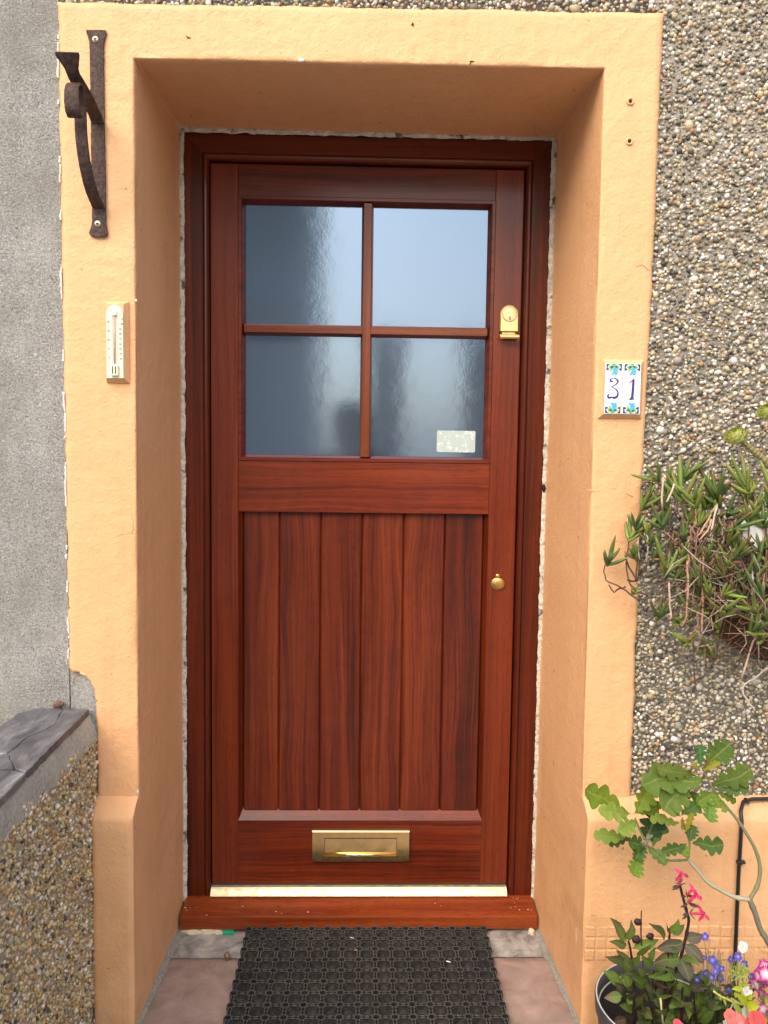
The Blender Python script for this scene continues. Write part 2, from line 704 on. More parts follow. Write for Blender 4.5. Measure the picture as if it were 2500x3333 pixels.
def mk_filler():
    t = NT('cream filler')
    c = t.coord()
    a = t.noise(c, 75, 6, 0.7, 0.6)
    b = t.noise(c, 16, 4, 0.6)
    base = t.ramp(a, [(0.30, (0.05, 0.045, 0.04)), (0.37, (0.46, 0.43, 0.37)), (0.55, (0.68, 0.645, 0.56)), (0.75, (0.80, 0.78, 0.72))])
    base = t.mix(t.ramp(b, [(0.5, 0.0), (0.75, 0.6)]), base, (0.40, 0.39, 0.36))
    base = t.mix(t.ramp(t.noise(c, 27, 4, 0.6), [(0.60, 0.0), (0.66, 0.9)]), base, (0.07, 0.062, 0.055))
    t.set(Base_Color=base, Roughness=0.9)
    t.bump(a, 0.9, 0.005)
    return t.m


M['paint'] = mk_paint()
M['wood_frame'] = mk_wood('varnished hardwood frame', 'z', (0.0489, 0.0066, 0.0017), (0.1027, 0.0139, 0.0029), (0.1635, 0.0260, 0.0053), 0.004, 40)
M['wood_head'] = mk_wood('varnished hardwood head', 'x', (0.0443, 0.0061, 0.0017), (0.0911, 0.0125, 0.0029), (0.1400, 0.0226, 0.0053), 0.004, 40)
M['wood_stile'] = mk_wood('varnished hardwood stile', 'z', (0.0643, 0.0087, 0.0024), (0.1226, 0.0174, 0.0040), (0.1810, 0.0296, 0.0069), 0.004, 46)
M['wood_rail'] = mk_wood('varnished hardwood rail', 'x', (0.0560, 0.0075, 0.0019), (0.1261, 0.0169, 0.0036), (0.2042, 0.0321, 0.0064), 0.006, 44)
M['wood_board'] = mk_wood('varnished hardwood board', 'z', (0.038, 0.0072, 0.0032), (0.104, 0.0155, 0.0045), (0.180, 0.0320, 0.0080), 0.010, 46)
M['wood_bar'] = mk_wood('varnished hardwood bar', 'z', (0.1051, 0.0209, 0.0064), (0.1810, 0.0400, 0.0116), (0.2567, 0.0643, 0.0202), 0.004, 60)
M['wood_barx'] = mk_wood('varnished hardwood cross bar', 'x', (0.1051, 0.0209, 0.0064), (0.1810, 0.0400, 0.0116), (0.2567, 0.0643, 0.0202), 0.004, 60)
M['wood_sill'] = mk_wood('varnished hardwood sill', 'x', (0.1108, 0.0165, 0.0034), (0.1926, 0.0330, 0.0061), (0.2743, 0.0539, 0.0106), 0.010, 40)
M['roughcast'] = mk_roughcast()
M['mortar'] = mk_mortar('pebbledash mortar', (0.20, 0.187, 0.16), (0.40, 0.38, 0.34), 180)
M['mortar_warm'] = mk_mortar('weathered pebbledash mortar', (0.29, 0.245, 0.17), (0.55, 0.49, 0.38), 180)
M['mortar_pale'] = mk_mortar('pale bedding mortar', (0.30, 0.30, 0.26), (0.52, 0.52, 0.47), 140)
M['pebble'] = mk_pebble()
M['glass'] = mk_glass()
M['brass'] = mk_brass('polished brass', 0.14, (0.88, 0.72, 0.34))
M['brass_satin'] = mk_brass('satin brass', 0.50, (0.90, 0.79, 0.52))
M['brass_dull'] = mk_brass('dull brass', 0.34, (0.66, 0.43, 0.15))
M['brass_face'] = mk_brass('matt brass face', 0.5, (0.86, 0.74, 0.44))
M['brass_lock'] = mk_brass('lacquered brass', 0.33, (0.90, 0.72, 0.33))
M['rust'] = mk_rust()
M['slate'] = mk_slate()
M['slab'] = mk_slab()
M['rubble'] = mk_rubble()
M['rubber'] = mk_rubber()
M['sticker'] = mk_sticker()
M['filler'] = mk_filler()
M['leaf'] = mk_leaf()
M['succulent'] = mk_leaf('succulent flesh', 0.38, 0.08, False, 0.5)
M['petal'] = mk_vcol('petals', 0.5, 0.3)
M['stem'] = mk_vcol('plant stems', 0.6)
M['glaze'] = mk_vcol('glazed tile paint', 0.18, 0.0, 0.5)
M['white_glaze'] = plain('white tile glaze', (0.82, 0.82, 0.80), 0.15, var=0.03)
M['cream_plastic'] = plain('cream plastic', (0.80, 0.78, 0.60), 0.4, var=0.04)
M['ink'] = plain('dark print', (0.05, 0.045, 0.035), 0.6)
M['red_spirit'] = plain('pink spirit column', (0.62, 0.40, 0.38), 0.2)
M['zinc'] = plain('zinc screw', (0.62, 0.62, 0.42), 0.35, 0.85)
M['black_hole'] = plain('dark slot', (0.012, 0.010, 0.008), 0.8)
M['cable'] = plain('black cable sheath', (0.014, 0.014, 0.015), 0.35)
M['pot_grey'] = plain('grey black plastic pot', (0.05, 0.05, 0.052), 0.45, var=0.2, bump=0.1)
M['rim_highlight_pale'] = plain('pale rim highlight', (0.45, 0.45, 0.46), 0.4)
M['terracotta'] = plain('terracotta', (0.27, 0.105, 0.05), 0.8, var=0.3, bump=0.3)
M['soil'] = plain('potting soil', (0.035, 0.023, 0.014), 0.95, var=0.6, bump=1.0, bscale=120)
M['coir'] = plain('brown coir liner', (0.085, 0.045, 0.022), 0.95, var=0.5, bump=1.0, bscale=320)
M['green_plastic'] = plain('green plastic', (0.01, 0.33, 0.16), 0.35)
M['green_film'] = plain('dark green plastic film', (0.012, 0.05, 0.045), 0.3, bump=0.6, bscale=60)
M['foam'] = plain('cream expanding foam', (0.60, 0.52, 0.37), 0.85, var=0.12, bump=0.5, bscale=90)
M['white_stone'] = plain('white quartz stone', (0.70, 0.70, 0.70), 0.7, var=0.10, bump=0.6, bscale=70)
M['cane'] = plain('pale cane', (0.55, 0.48, 0.30), 0.6)
M['gap_shade_black'] = plain('black gap shade', (0.02, 0.022, 0.025), 0.4)
M['ground'] = mk_mortar('grey concrete ground', (0.20, 0.195, 0.18), (0.36, 0.345, 0.32), 60)
M['render_blue'] = plain('pale blue render', (0.58, 0.70, 0.86), 0.9, var=0.06)
M['render_olive'] = plain('grey green render', (0.70, 0.67, 0.56), 0.9, var=0.06)
M['dark_stone'] = plain('dark stone', (0.07, 0.08, 0.10), 0.8)
M['dark_glass'] = plain('dark window glass', (0.02, 0.03, 0.05), 0.1)
M['roof_slate'] = plain('roof slates', (0.07, 0.075, 0.085), 0.6)

# ------------------------------------------------------------------ the ground and the street behind the camera
D = 0.37                       # depth of the reveal: face of the door frame
g = MB()
g.grid(lambda a, b: (-60 + 120 * a, -60 + 120 * b, -0.17 + 0.004 * nz(a * 40, b * 40, 0)), 60, 60)
o = g.build('ground', M['ground'])
o['kind'] = 'structure'

# the far side of the lane, seen only in the panes
op = thing('garden_wall', 'pale garden wall across the lane mirrored low in the door panes', 'wall', (4, -9.2, -0.17))
g = MB()
g.box(-0.75, 12, -9.4, -9.0, -0.17, 0.85)
g.build('wall_body', M['render_blue'], op)
g = MB()
g.box(-0.75, 12, -9.46, -8.94, 0.85, 0.93)
g.build('wall_cap', M['white_stone'], op)
for x0, x1, lb in ((0.06, 0.52, 'dark block added across the lane for the dark band mirrored beside the person'), (1.42, 2.1, 'dark block added across the lane for the dark band mirrored at the right edge of the panes')):
    op = thing('dark_band_block', lb, 'dark block', ((x0 + x1) / 2, -8.7, -0.17), 'added dark blocks across the lane')  # invented block, put here to mirror as a dark band in the panes
    g = MB()
    g.box(x0, x1, -8.93, -8.4, -0.17, 2.75, .03, 2)
    g.build('block_shaft', M['dark_stone'], op)
    g = MB()
    g.box(x0 - .06, x1 + .06, -8.98, -8.34, 2.75, 2.9, .02, 2)
    g.build('block_cap', M['dark_stone'], op)
op = thing('opposite_cottage', 'grey green rendered cottage across the lane mirrored in the left door panes', 'house', (-4, -9.2, -0.17))
g = MB()
g.box(-9, -0.80, -12.5, -8.7, -0.17, 5.2)
g.build('cottage_front', M['render_olive'], op)
g = MB()
g.box(-9, -0.80, -8.72, -8.55, 3.35, 3.62)
g.build('eaves', M['white_stone'], op)
g = MB()
g.add([(-9, -8.6, 5.2), (-.8, -8.6, 5.2), (-.8, -10.8, 7.2), (-9, -10.8, 7.2), (-9, -12.6, 5.2), (-.8, -12.6, 5.2)], [(0, 1, 2, 3), (2, 5, 4, 3), (1, 5, 2), (0, 3, 4)])
g.build('roof', M['roof_slate'], op)

# the photographer, mirrored in the lower panes
def skinned(name, mat, verts, edges, parent, sub=2):
    """one continuous tapered figure: verts = [(x, y, z, rx, ry)]"""
    me = bpy.data.meshes.new(name)
    me.from_pydata([v[:3] for v in verts], edges, [])
    o_ = bpy.data.objects.new(name, me)
    link(o_, parent)
    o_.modifiers.new('skin', 'SKIN').use_smooth_shade = True
    for q, v in enumerate(verts):
        me.skin_vertices[0].data[q].radius = v[3:5]
    me.skin_vertices[0].data[0].use_root = True
    o_.modifiers.new('sub', 'SUBSURF').levels = sub
    o_.modifiers['sub'].render_levels = sub
    me.materials.append(mat)
    return o_


PXP, PYP = -0.09, -2.14
per = thing('person', 'dark coated person holding up a phone, mirrored in the lower panes', 'person', (PXP, PYP, -0.17))
skinm = plain('skin', (0.42, 0.26, 0.19), 0.55)
bv = [(0, 0, .80, .15, .11), (0, .01, 1.0, .14, .10), (0, .01, 1.16, .15, .10), (0, .0, 1.26, .07, .06), (0, .02, 1.33, .05, .05), (0, .04, 1.40, .075, .09), (0, .035, 1.49, .072, .085), (0, .03, 1.545, .04, .05)]
be = [(0, 1), (1, 2), (2, 3), (3, 4), (4, 5), (5, 6), (6, 7)]
for sg in (-1, 1):
    b_ = len(bv)
    bv += [(sg * .17, .0, 1.19, .052, .052), (sg * .21, .10, .98, .042, .042), (sg * .15, .30, 1.13, .034, .034), (sg * .115, .375, 1.20, .026, .02), (sg * .100, .410, 1.235, .032, .016)]
    be += [(2, b_), (b_, b_ + 1), (b_ + 1, b_ + 2), (b_ + 2, b_ + 3), (b_ + 3, b_ + 4)]
    for q in range(4):
        f = len(bv)
        dz = .030 - .020 * q
        ln = (.9, 1, .95, .78)[q]
        bv += [(sg * .096, .430, 1.245 + dz, .009, .009), (sg * (.090), .430 + .026 * ln, 1.252 + dz, .0085, .0085), (sg * .070, .430 + .028 * ln, 1.254 + dz, .0075, .0075)]
        be += [(b_ + 4, f), (f, f + 1), (f + 1, f + 2)]
    f = len(bv)
    bv += [(sg * .088, .398, 1.225, .010, .010), (sg * .070, .408, 1.215, .0085, .0085)]
    be += [(b_ + 4, f), (f, f + 1)]
    f = len(bv)
    bv += [(sg * .09, 0, .70, .085, .085), (sg * .10, .01, .36, .058, .058), (sg * .10, -.01, -.05, .042, .042), (sg * .10, .10, -.14, .04, .025)]
    be += [(0, f), (f, f + 1), (f + 1, f + 2), (f + 2, f + 3)]
skinned('body', skinm, [(PXP + x, PYP + y, z - .17 * 0 , a, b) for x, y, z, a, b in bv], be, per)
coat = plain('dark coat', (0.020, 0.020, 0.024), 0.85)
cv = [(0, 0, .62, .19, .14), (0, .0, .80, .175, .13), (0, .01, 1.0, .165, .125), (0, .01, 1.17, .165, .12), (0, .0, 1.25, .085, .075)]
ce = [(0, 1), (1, 2), (2, 3), (3, 4)]
for sg in (-1, 1):
    b_ = len(cv)
    cv += [(sg * .18, .0, 1.19, .066, .066), (sg * .215, .10, .98, .056, .056), (sg * .15, .30, 1.13, .045, .045), (sg * .122, .36, 1.185, .038, .034)]
    ce += [(3, b_), (b_, b_ + 1), (b_ + 1, b_ + 2), (b_ + 2, b_ + 3)]
skinned('coat', coat, [(PXP + x, PYP + y, z, a, b) for x, y, z, a, b in cv], ce, per)
tv_ = [(0, 0, .78, .16, .12), (-.09, 0, .68, .10, .10), (-.10, .01, .36, .073, .073), (-.10, -.01, -.06, .058, .058), (.09, 0, .68, .10, .10), (.10, .01, .36, .073, .073), (.10, -.01, -.06, .058, .058)]
skinned('trousers', coat, [(PXP + x, PYP + y, z, a, b) for x, y, z, a, b in tv_], [(0, 1), (1, 2), (2, 3), (0, 4), (4, 5), (5, 6)], per)
g = MB()
g.ellipsoid((PXP, PYP + .005, 1.475), (.098, .105, .105), sub=3, jit=.12)
g.ellipsoid((PXP, PYP - .045, 1.38), (.092, .06, .11), sub=3, jit=.15)
g.build('hair', plain('dark hair', (0.02, 0.013, 0.009), 0.6), per)
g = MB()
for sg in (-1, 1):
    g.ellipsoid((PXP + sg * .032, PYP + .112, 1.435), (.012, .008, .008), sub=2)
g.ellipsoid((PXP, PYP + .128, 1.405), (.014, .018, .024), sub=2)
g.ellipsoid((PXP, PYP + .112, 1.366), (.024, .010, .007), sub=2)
g.build('face_features', plain('darker skin', (0.30, 0.15, 0.11), 0.5), per)  # eyes, nose and mouth in a darker skin colour
g = MB()
g.box(-0.078, 0.078, -1.703, -1.695, 1.215, 1.290, .003, 2)
tag(g.build('phone', M['dark_glass']), 'dark phone held up by the person mirrored in the glass', 'phone')

# ------------------------------------------------------------------ house front
house = thing('house_wall', 'house front with an orange painted door surround and plinth set in river pebbledash', 'house', (0, 0, -0.17))


def ico(sub):
    bm = bmesh.new()
    bmesh.ops.create_icosphere(bm, subdivisions=sub, radius=1)
    v = np.array([p.co[:] for p in bm.verts], 'f')
    f = np.array([[p.index for p in q.verts] for q in bm.faces], 'i')
    bm.free()
    return v, f


ICO = {1: ico(1), 2: ico(2)}
PAL = np.array([(.56, .51, .41), (.72, .69, .63), (.47, .37, .23), (.35, .20, .09), (.30, .285, .25), (.035, .035, .04), (.23, .205, .15), (.50, .41, .28), (.17, .15, .115)], 'f')
PAL_W = np.array([.21, .13, .15, .045, .13, .05, .12, .10, .06])
PAL2 = np.array([(.70, .55, .31), (.80, .72, .57), (.60, .40, .16), (.46, .25, .09), (.46, .40, .31), (.06, .055, .05), (.42, .34, .18), (.70, .56, .32), (.84, .82, .76)], 'f')
PAL2_W = np.array([.22, .07, .20, .08, .10, .06, .13, .10, .04])


def pebble_mesh(name, mats, parent, regions, base, pal, palw, map_fn, inside, size=(0.0030, 0.0078), pitch=0.0084, big=0.03):
    """pebbles pressed into a mortar sheet. regions = [(a0, a1, b0, b1, sub)] in the sheet's plane;
    map_fn turns (a, b, out) into world xyz arrays; base = MB with the mortar"""
    V, Fc, Cc, Mi = [], [], [], []
    nb = 0
    bv = np.array(base.v, 'f')
    tri = []
    for f in base.f:
        for k in range(1, len(f) - 1):
            tri.append((f[0], f[k], f[k + 1]))
    V.append(bv)
    Fc.append(np.array(tri, 'i'))
    Cc.append(np.ones((len(bv), 3), 'f') * 0.4)
    Mi.append(np.zeros(len(tri), 'i'))
    nb = len(bv)
    for a0, a1, b0, b1, sub in regions:
        na, nbb = max(1, int((a1 - a0) / pitch)), max(1, int((b1 - b0) / pitch))
        A, B = np.meshgrid(a0 + (np.arange(na) + .5) * (a1 - a0) / na, b0 + (np.arange(nbb) + .5) * (b1 - b0) / nbb)
        A = A.ravel() + rng.uniform(-.55, .55, A.size) * pitch
        B = B.ravel() + rng.uniform(-.55, .55, B.size) * pitch
        keep = inside(A, B) & (rng.random(A.size) > 0.06)
        A, B = A[keep], B[keep]
        n = A.size
        r = size[0] + (size[1] - size[0]) * rng.beta(1.5, 3.2, n)
        bigm = rng.random(n) < big
        r[bigm] *= rng.uniform(1.3, 1.9, bigm.sum())
        asp = rng.uniform(.55, .95, n)
        th = rng.normal(0.35, 0.9, n)
        tv, tf = ICO[sub]
        k = 1 + 0.16 * rng.normal(0, 1, (n, len(tv)))* 0.6
        L = tv[None, :, :] * k[:, :, None]
        la, lb, lo = L[:, :, 0] * r[:, None], L[:, :, 1] * (r * asp)[:, None], L[:, :, 2] * (r * rng.uniform(.5, .8, n))[:, None]
        tilt = rng.normal(0, .35, n)[:, None]
        la, lo = la * np.cos(tilt) - lo * np.sin(tilt), la * np.sin(tilt) + lo * np.cos(tilt)
        c, s = np.cos(th)[:, None], np.sin(th)[:, None]
        pa, pb = A[:, None] + la * c - lb * s, B[:, None] + la * s + lb * c
        po = lo + (rng.uniform(-.0026, .0032, n))[:, None]
        xyz = map_fn(pa, pb, po)
        V.append(xyz.reshape(-1, 3).astype('f'))
        idx = (np.arange(n) * len(tv))[:, None, None] + tf[None]
        Fc.append((idx.reshape(-1, 3) + nb).astype('i'))
        nb += n * len(tv)
        ci = rng.choice(len(pal), n, p=palw / palw.sum())
        col = pal[ci] * rng.uniform(.75, 1.15, n)[:, None] * rng.uniform(.93, 1.07, (n, 3))
        Cc.append(np.repeat(col, len(tv), 0).astype('f'))
        Mi.append(np.ones(n * len(tf), 'i'))
    V, Fc, Cc, Mi = np.concatenate(V), np.concatenate(Fc), np.concatenate(Cc), np.concatenate(Mi)
    me = bpy.data.meshes.new(name)
    me.vertices.add(len(V))
    me.vertices.foreach_set('co', V.ravel())
    me.loops.add(Fc.size)
    me.loops.foreach_set('vertex_index', Fc.ravel())
    me.polygons.add(len(Fc))
    me.polygons.foreach_set('loop_start', np.arange(0, Fc.size, 3, dtype='i'))
    me.polygons.foreach_set('use_smooth', np.ones(len(Fc), bool))
    me.polygons.foreach_set('material_index', Mi)
    for m in mats:
        me.materials.append(m)
    me.update(calc_edges=True)
    ca = me.color_attributes.new('Col', 'FLOAT_COLOR', 'POINT')
    a4 = np.ones((len(V), 4), 'f')
    a4[:, :3] = Cc
    ca.data.foreach_set('color', a4.ravel())
    return link(bpy.data.objects.new(name, me), parent)


# pebbledash field to the right of and above the surround
YP = 0.010
base = MB()
base.box(0.588, 2.6, YP, 0.12, 0.44, 3.2)
base.box(-0.66, 0.588, YP, 0.12, 2.15, 3.2)
pebble_mesh('pebbledash', [M['mortar'], M['pebble']], house,
            [(0.588, 1.02, 0.49, 2.50, 1), (1.02, 1.7, 0.49, 2.50, 1), (-0.630, 0.588, 2.148, 2.42, 1)], base, PAL, PAL_W,
            lambda a, b, o: np.stack([a, YP - o, b], -1), lambda a, b: np.ones(a.shape, bool), size=(0.0036, 0.0088), pitch=0.0073)

# door surround: swept from ragged outer edge over the front, round the arris, along the reveal
OUT = [(-0.5755, -0.17), (-0.5755, 0.70), (-0.578, 0.735), (-0.590, 0.762), (-0.612, 0.777), (-0.6315, 0.782), (-0.6345, 2.160), (0.6055, 2.1715), (0.6015, 1.573), (0.5965, 1.28), (0.5950, -0.17)]


def resample(poly, step):
    pts = [Vector(p) for p in poly]
    out = [pts[0]]
    for a, b in zip(pts, pts[1:]):
        n = max(1, int((b - a).length / step))
        for i in range(1, n + 1):
            out.append(a.lerp(b, i / n))
    return out


legs = [OUT[:7], OUT[6:8], OUT[7:]]
innF = [((-0.4875, -0.17), (-0.4815, 2.053)), ((-0.4815, 2.053), (0.485, 2.057)), ((0.485, 2.057), (0.4890, -0.17))]
innB = [((-0.4686, -0.17), (-0.4728, 2.0705)), ((-0.4728, 2.0705), (0.4747, 2.0605)), ((0.4747, 2.0605), (0.4642, -0.17))]
sur = MB()
rows = []
for lg, (a0, a1), (b0, b1) in zip(legs, innF, innB):
    op = resample(lg, 0.0075)
    n = len(op) - 1
    tot = [0]
    for p, q in zip(op, op[1:]):
        tot.append(tot[-1] + (q - p).length)
    for i, p in enumerate(op):
        if rows and i == 0:
            continue
        f = tot[i] / tot[-1]
        if lg is legs[0]:
            f = (p.y + 0.17) / (2.160 + 0.17)
        elif lg is legs[2]:
            f = (2.1715 - p.y) / (2.1715 + 0.17)
        rows.append((p, Vector(a0).lerp(Vector(a1), f), Vector(b0).lerp(Vector(b1), f)))
NF, NR = 16, 30
vs = []
for p, a, b in rows:
    outd = (p - a).normalized()
    line = []
    rag = 0.0022 * nz(p.x * 90, 1.7, p.y * 90) + 0.003 * nz(p.x * 22, 5.7, p.y * 22)
    e = p + outd * rag
    line.append(Vector((e.x, 0.022, e.y)))
    line.append(Vector((e.x, 0.006, e.y)))
    ra = 0.0055 + 0.0025 * nz(p.x * 14, 9.1, p.y * 14)
    for k in range(NF + 1):
        q = e.lerp(a + outd * ra, k / NF)
        h = 0.0016 * nz(q.x * 9, 0, q.y * 9) + 0.0009 * nz(q.x * 45, 3, q.y * 45)
        if k == 0:
            h = 0.003
        line.append(Vector((q.x, h, q.y)))
    for k in (1, 2, 3):
        an = math.pi / 2 * k / 4
        q = a + outd * (ra - ra * math.sin(an))
        line.append(Vector((q.x, ra - ra * math.cos(an), q.y)))
    for k in range(NR + 1):
        f = k / NR
        q = a.lerp(b, f)
        y = ra + (D + 0.10 - ra) * f
        h = 0.0022 * nz(q.x * 7 + 3, y * 7, q.y * 7) + 0.0008 * nz(q.x * 40, y * 40, q.y * 40)
        q = q + outd * h
        line.append(Vector((q.x, y, q.y)))
    vs.append(line)
nu, nv = len(vs) - 1, len(vs[0]) - 1
flat = [p for l in vs for p in l]
fs = [(i * (nv + 1) + j, i * (nv + 1) + j + 1, (i + 1) * (nv + 1) + j + 1, (i + 1) * (nv + 1) + j) for i in range(nu) for j in range(nv)]
sur.add(flat, fs, True)
surround = sur.build('door_surround', M['paint'], house)

# pale chipped edge of the paint along the grey wall, and little chips on the arris
ch = None
for z in np.arange(0.80, 2.15, 0.004):
    if nz(0.3, 2.2, z * 21) + 0.5 * nz(0.7, 9.2, z * 95) > 0.16:
        if ch is None:
            ch = MB()
        x = -0.6335 - 0.0022 + 0.003 * nz(0, 5.7, z * 22) + (0.0015 if z < 1.5 else 0)
        ch.box(x - 0.0006 - 0.0022 * random.random() ** 2, x + 0.002, 0.001, 0.012, z, z + 0.0046)
    elif ch is not None:
        ch.build('exposed_render_edge', M['white_stone'], house)
        ch = None

# raised hairline cracks on the right jamb
for path in ([(1910, 1592), (1935, 1600), (1968, 1590), (2000, 1588), (2030, 1602), (2062, 1618)], [(2070, 868), (2090, 860), (2105, 872), (2112, 880)],):
    c_ = MB()
    c_.tube([at(u, v, y=-0.0002) for u, v in path], 0.0007, 5)
    c_.build('crack', M['paint'], house)
for (u, v, y, rx, ry, rz) in ((980, 196, 0.0, .006, .002, .004), (449, 2578, 0.0, .002, .002, .006), (443, 978, 0.002, .0025, .002, .003), (1985, 2330, -0.001, .001, .001, .002)):
    w = MB()
    w.ellipsoid(at(u, v, y=y), (rx, ry, rz), sub=2, jit=.5)
    w.build('paint_chip', M['white_stone'], house)
w = MB()
w.ellipsoid(at(1770, 1588, y=D - 0.009), (.005, .004, .010), sub=2, jit=.6)
w.build('joint_hole', M['black_hole'], house)
for (u, v) in ((612, 122), (1345, 78), (1535, 200)):
    w = MB()
    p = at(u, v, y=-0.001)
    for q in range(3):
        d = Vector((random.uniform(-1, 1), 0, random.uniform(-1, 1))) * .006
        w.tube([p - d * .3, p + d * .5, p + d], [.0009, .0010, .0004], 5)
    w.build('dirt_speck', M['coir'], house)
for (u, v) in ((2052, 330), (2049, 460)):
    p = at(u, v, y=-0.002)
    w = MB()
    w.lathe([(0.0035, 0.012), (0.0035, 0.001), (0.0045, -0.0015), (0.0068, -0.0022), (0.0080, 0.0), (0.0085, 0.004)], p, (0, 1, 0), 14)
    wp = w.build('wall_plug', M['paint'], house)
    w = MB()
    w.lathe([(0.0001, 0.0), (0.0037, 0.0)], p + Vector((0, 0.0, 0)), (0, 1, 0), 12)
    w.build('plug_hole', M['black_hole'], wp)

# plinth blocks
def plinth(x0, x1, name, nx, seed):
    m = MB()
    prof = [(0.02, 0.508), (0.0, 0.505), (-0.004, 0.503), (-0.020, 0.493), (-0.037, 0.481), (-0.043, 0.476), (-0.046, 0.468), (-0.046, 0.44)]
    for k in range(1, 40):
        prof.append((-0.046, 0.44 - 0.61 * k / 39))
    vs = []
    xs = [x0 + (x1 - x0) * i / nx for i in range(nx + 1)]
    for i, x in enumerate(xs):
        for j, (y, z) in enumerate(prof):
            xx, yy = x, y
            if i == 0:
                xx += 0.004 * nz(seed, 3, z * 14)
            yy += 0.0018 * nz(x * 11, seed, z * 11) + 0.0009 * nz(x * 50, seed, z * 50)
            # rounded vertical corners
            for e, sg in ((x0, 1), (x1, -1)):
                dd = (x - e) * sg
                if dd < 0.008:
                    yy += 0.006 * (1 - dd / 0.008) ** 2 * (1 if y < -0.02 else 0.3)
            zz = z + (0.002 * nz(x * 20, seed, 7) if 0.44 < z else 0)
            vs.append((xx, yy, zz))
    w = len(prof)
    fs = [(i * w + j, i * w + j + 1, (i + 1) * w + j + 1, (i + 1) * w + j) for i in range(nx) for j in range(w - 1)]
    m.add(vs, fs, True)
    # cheeks back to the wall
    for i in (0, nx):
        ring = [vs[i * w + j] for j in range(w)]
        sg = (1 if i else -1)
        back = [((p[0] + (0.0050 if i else -0.0050)) if abs(p[0]) < 0.56 else p[0], 0.11, p[2]) for p in ring]
        m.add(ring + back, [(j, j + 1, w + j + 1, w + j) for j in range(w - 1)], True)
    return m.build(name, M['paint'], house)


plinth(-0.5755, -0.4868, 'plinth', 14, 2.0)
pr = plinth(0.4882, 1.9, 'plinth', 180, 5.0)
tb = MB()
ncol = 40
for r in range(3):
    x = 0.4905
    z0 = 0.1585 + r * 0.0268
    while x < 1.45:
        wd = 0.0222 + random.uniform(-0.0008, 0.0012)
        dz = random.uniform(-0.0008, 0.0008)
        tb.box(x, x + wd, -0.0474 - random.uniform(0, 0.0010), -0.040, z0 + dz, z0 + 0.0235 + dz, 0.0024, 2)
        x += wd + random.uniform(0.0018, 0.0032)
tb.build('tile_band', M['paint'], pr)

# filler packed round the frame
fl = MB()
def strip(p0, p1, wd, side, dz=0.0):
    """ragged bead of filler between frame and reveal, p0->p1 in (x, z)"""
    p0, p1 = Vector(p0), Vector(p1)
    d = (p1 - p0)
    n = int(d.length / 0.005)
    d.normalize()
    s = Vector((-d.y, d.x)) * side
    def fn(a, b):
        q = p0 + d * (a * (p1 - p0).length)
        k = b * (wd + 0.005) - 0.0015
        q = q + s * k
        h = 0.004 * nz(q.x * 24, 4, q.y * 24) + 0.004 * nz(q.x * 120, 8, q.y * 120)
        q = q + s * (0.0022 * nz(q.x * 40, 2, q.y * 40) + 0.0014 * nz(q.x * 160, 2, q.y * 160)) * (1 if b in (0, 1) else 0.4)
        return (q.x, D - 0.005 + h - 0.003 * math.sin(b * math.pi), q.y)
    fl.grid(fn, n, 8)
strip((-0.4650, 0.055), (-0.4650, 2.07), 0.0085, 1)
strip((0.4645, 0.055), (0.4645, 2.063), 0.0105, -1)
strip((-0.474, 2.0545), (0.474, 2.0545), 0.010, 1)
fl.build('filler_bead', M['filler'], house)
iw = MB()
iw.box(-0.8, 0.8, D + 0.0905, D + 0.3, -0.17, 2.5)
iw.build('light_block_slab', M['mortar'], house)  # unseen slab added behind the door to keep outside light out
# patch of grey render in the corner above the low wall
pt = MB()
pt.grid(lambda a, b: (-0.6310 + 0.075 * a, 0.005 + 0.002 * nz(a * 9, b * 70, 2), 0.20 + 0.585 * b), 14, 90)
pt.build('render_patch', M['roughcast'], house)

# ------------------------------------------------------------------ neighbour's wall
nb = MB()
nb.grid(lambda a, b: (-2.6 + 1.9655 * a, 0.008 + 0.0025 * nz(a * 60, b * 100, 1) + 0.0015 * nz(a * 200, b * 320, 5), -0.17 + 3.3 * b), 130, 220)
nb.box(-2.6, -0.6350, 0.014, 0.30, -0.17, 3.1)
o = nb.build('neighbour_wall', M['roughcast'])
tag(o, 'rough grey cement rendered wall of the neighbouring house beside the orange surround', 'wall')

# ------------------------------------------------------------------ low boundary wall with slate coping
low = thing('low_wall', 'low ochre pebbledash boundary wall with slate coping meeting the orange surround', 'wall', (-0.66, -0.4, -0.17))
XR = -0.576
zc = lambda y: 0.690
base = MB()
ny = 60
def lowface(a, b):
    y = -1.5 * a
    z = -0.17 + (0.632 + 0.17) * b
    return (XR + 0.0015 * nz(a * 40, b * 40, 3), y, z)
base.grid(lowface, 60, 40)
base.add([(XR, 0, -.17), (XR, -1.5, -.17), (XR, -1.5, 0.632), (XR, 0, 0.632), (-.76, 0, -.17), (-.76, -1.5, -.17), (-.76, -1.5, 0.632), (-.76, 0, 0.632)],
         [(1, 5, 6, 2), (4, 7, 6, 5), (3, 2, 6, 7), (0, 3, 7, 4)])
pebble_mesh('pebbledash', [M['mortar_warm'], M['pebble']], low, [(-0.85, -0.004, -0.10, 0.69, 1), (-1.5, -0.85, -0.10, 0.66, 1)], base, PAL2, PAL2_W,
            lambda a, b, o: np.stack([XR + o, a, b], -1), lambda a, b: b < 0.640 + 0.006 * np.sin(a * 31) + 0.004 * np.sin(a * 83) , size=(0.0034, 0.0074), pitch=0.0070, big=0.015)
bd = MB()
bd.box(-0.70, -0.5915, -1.5, -0.001, 0.632, 0.6895)
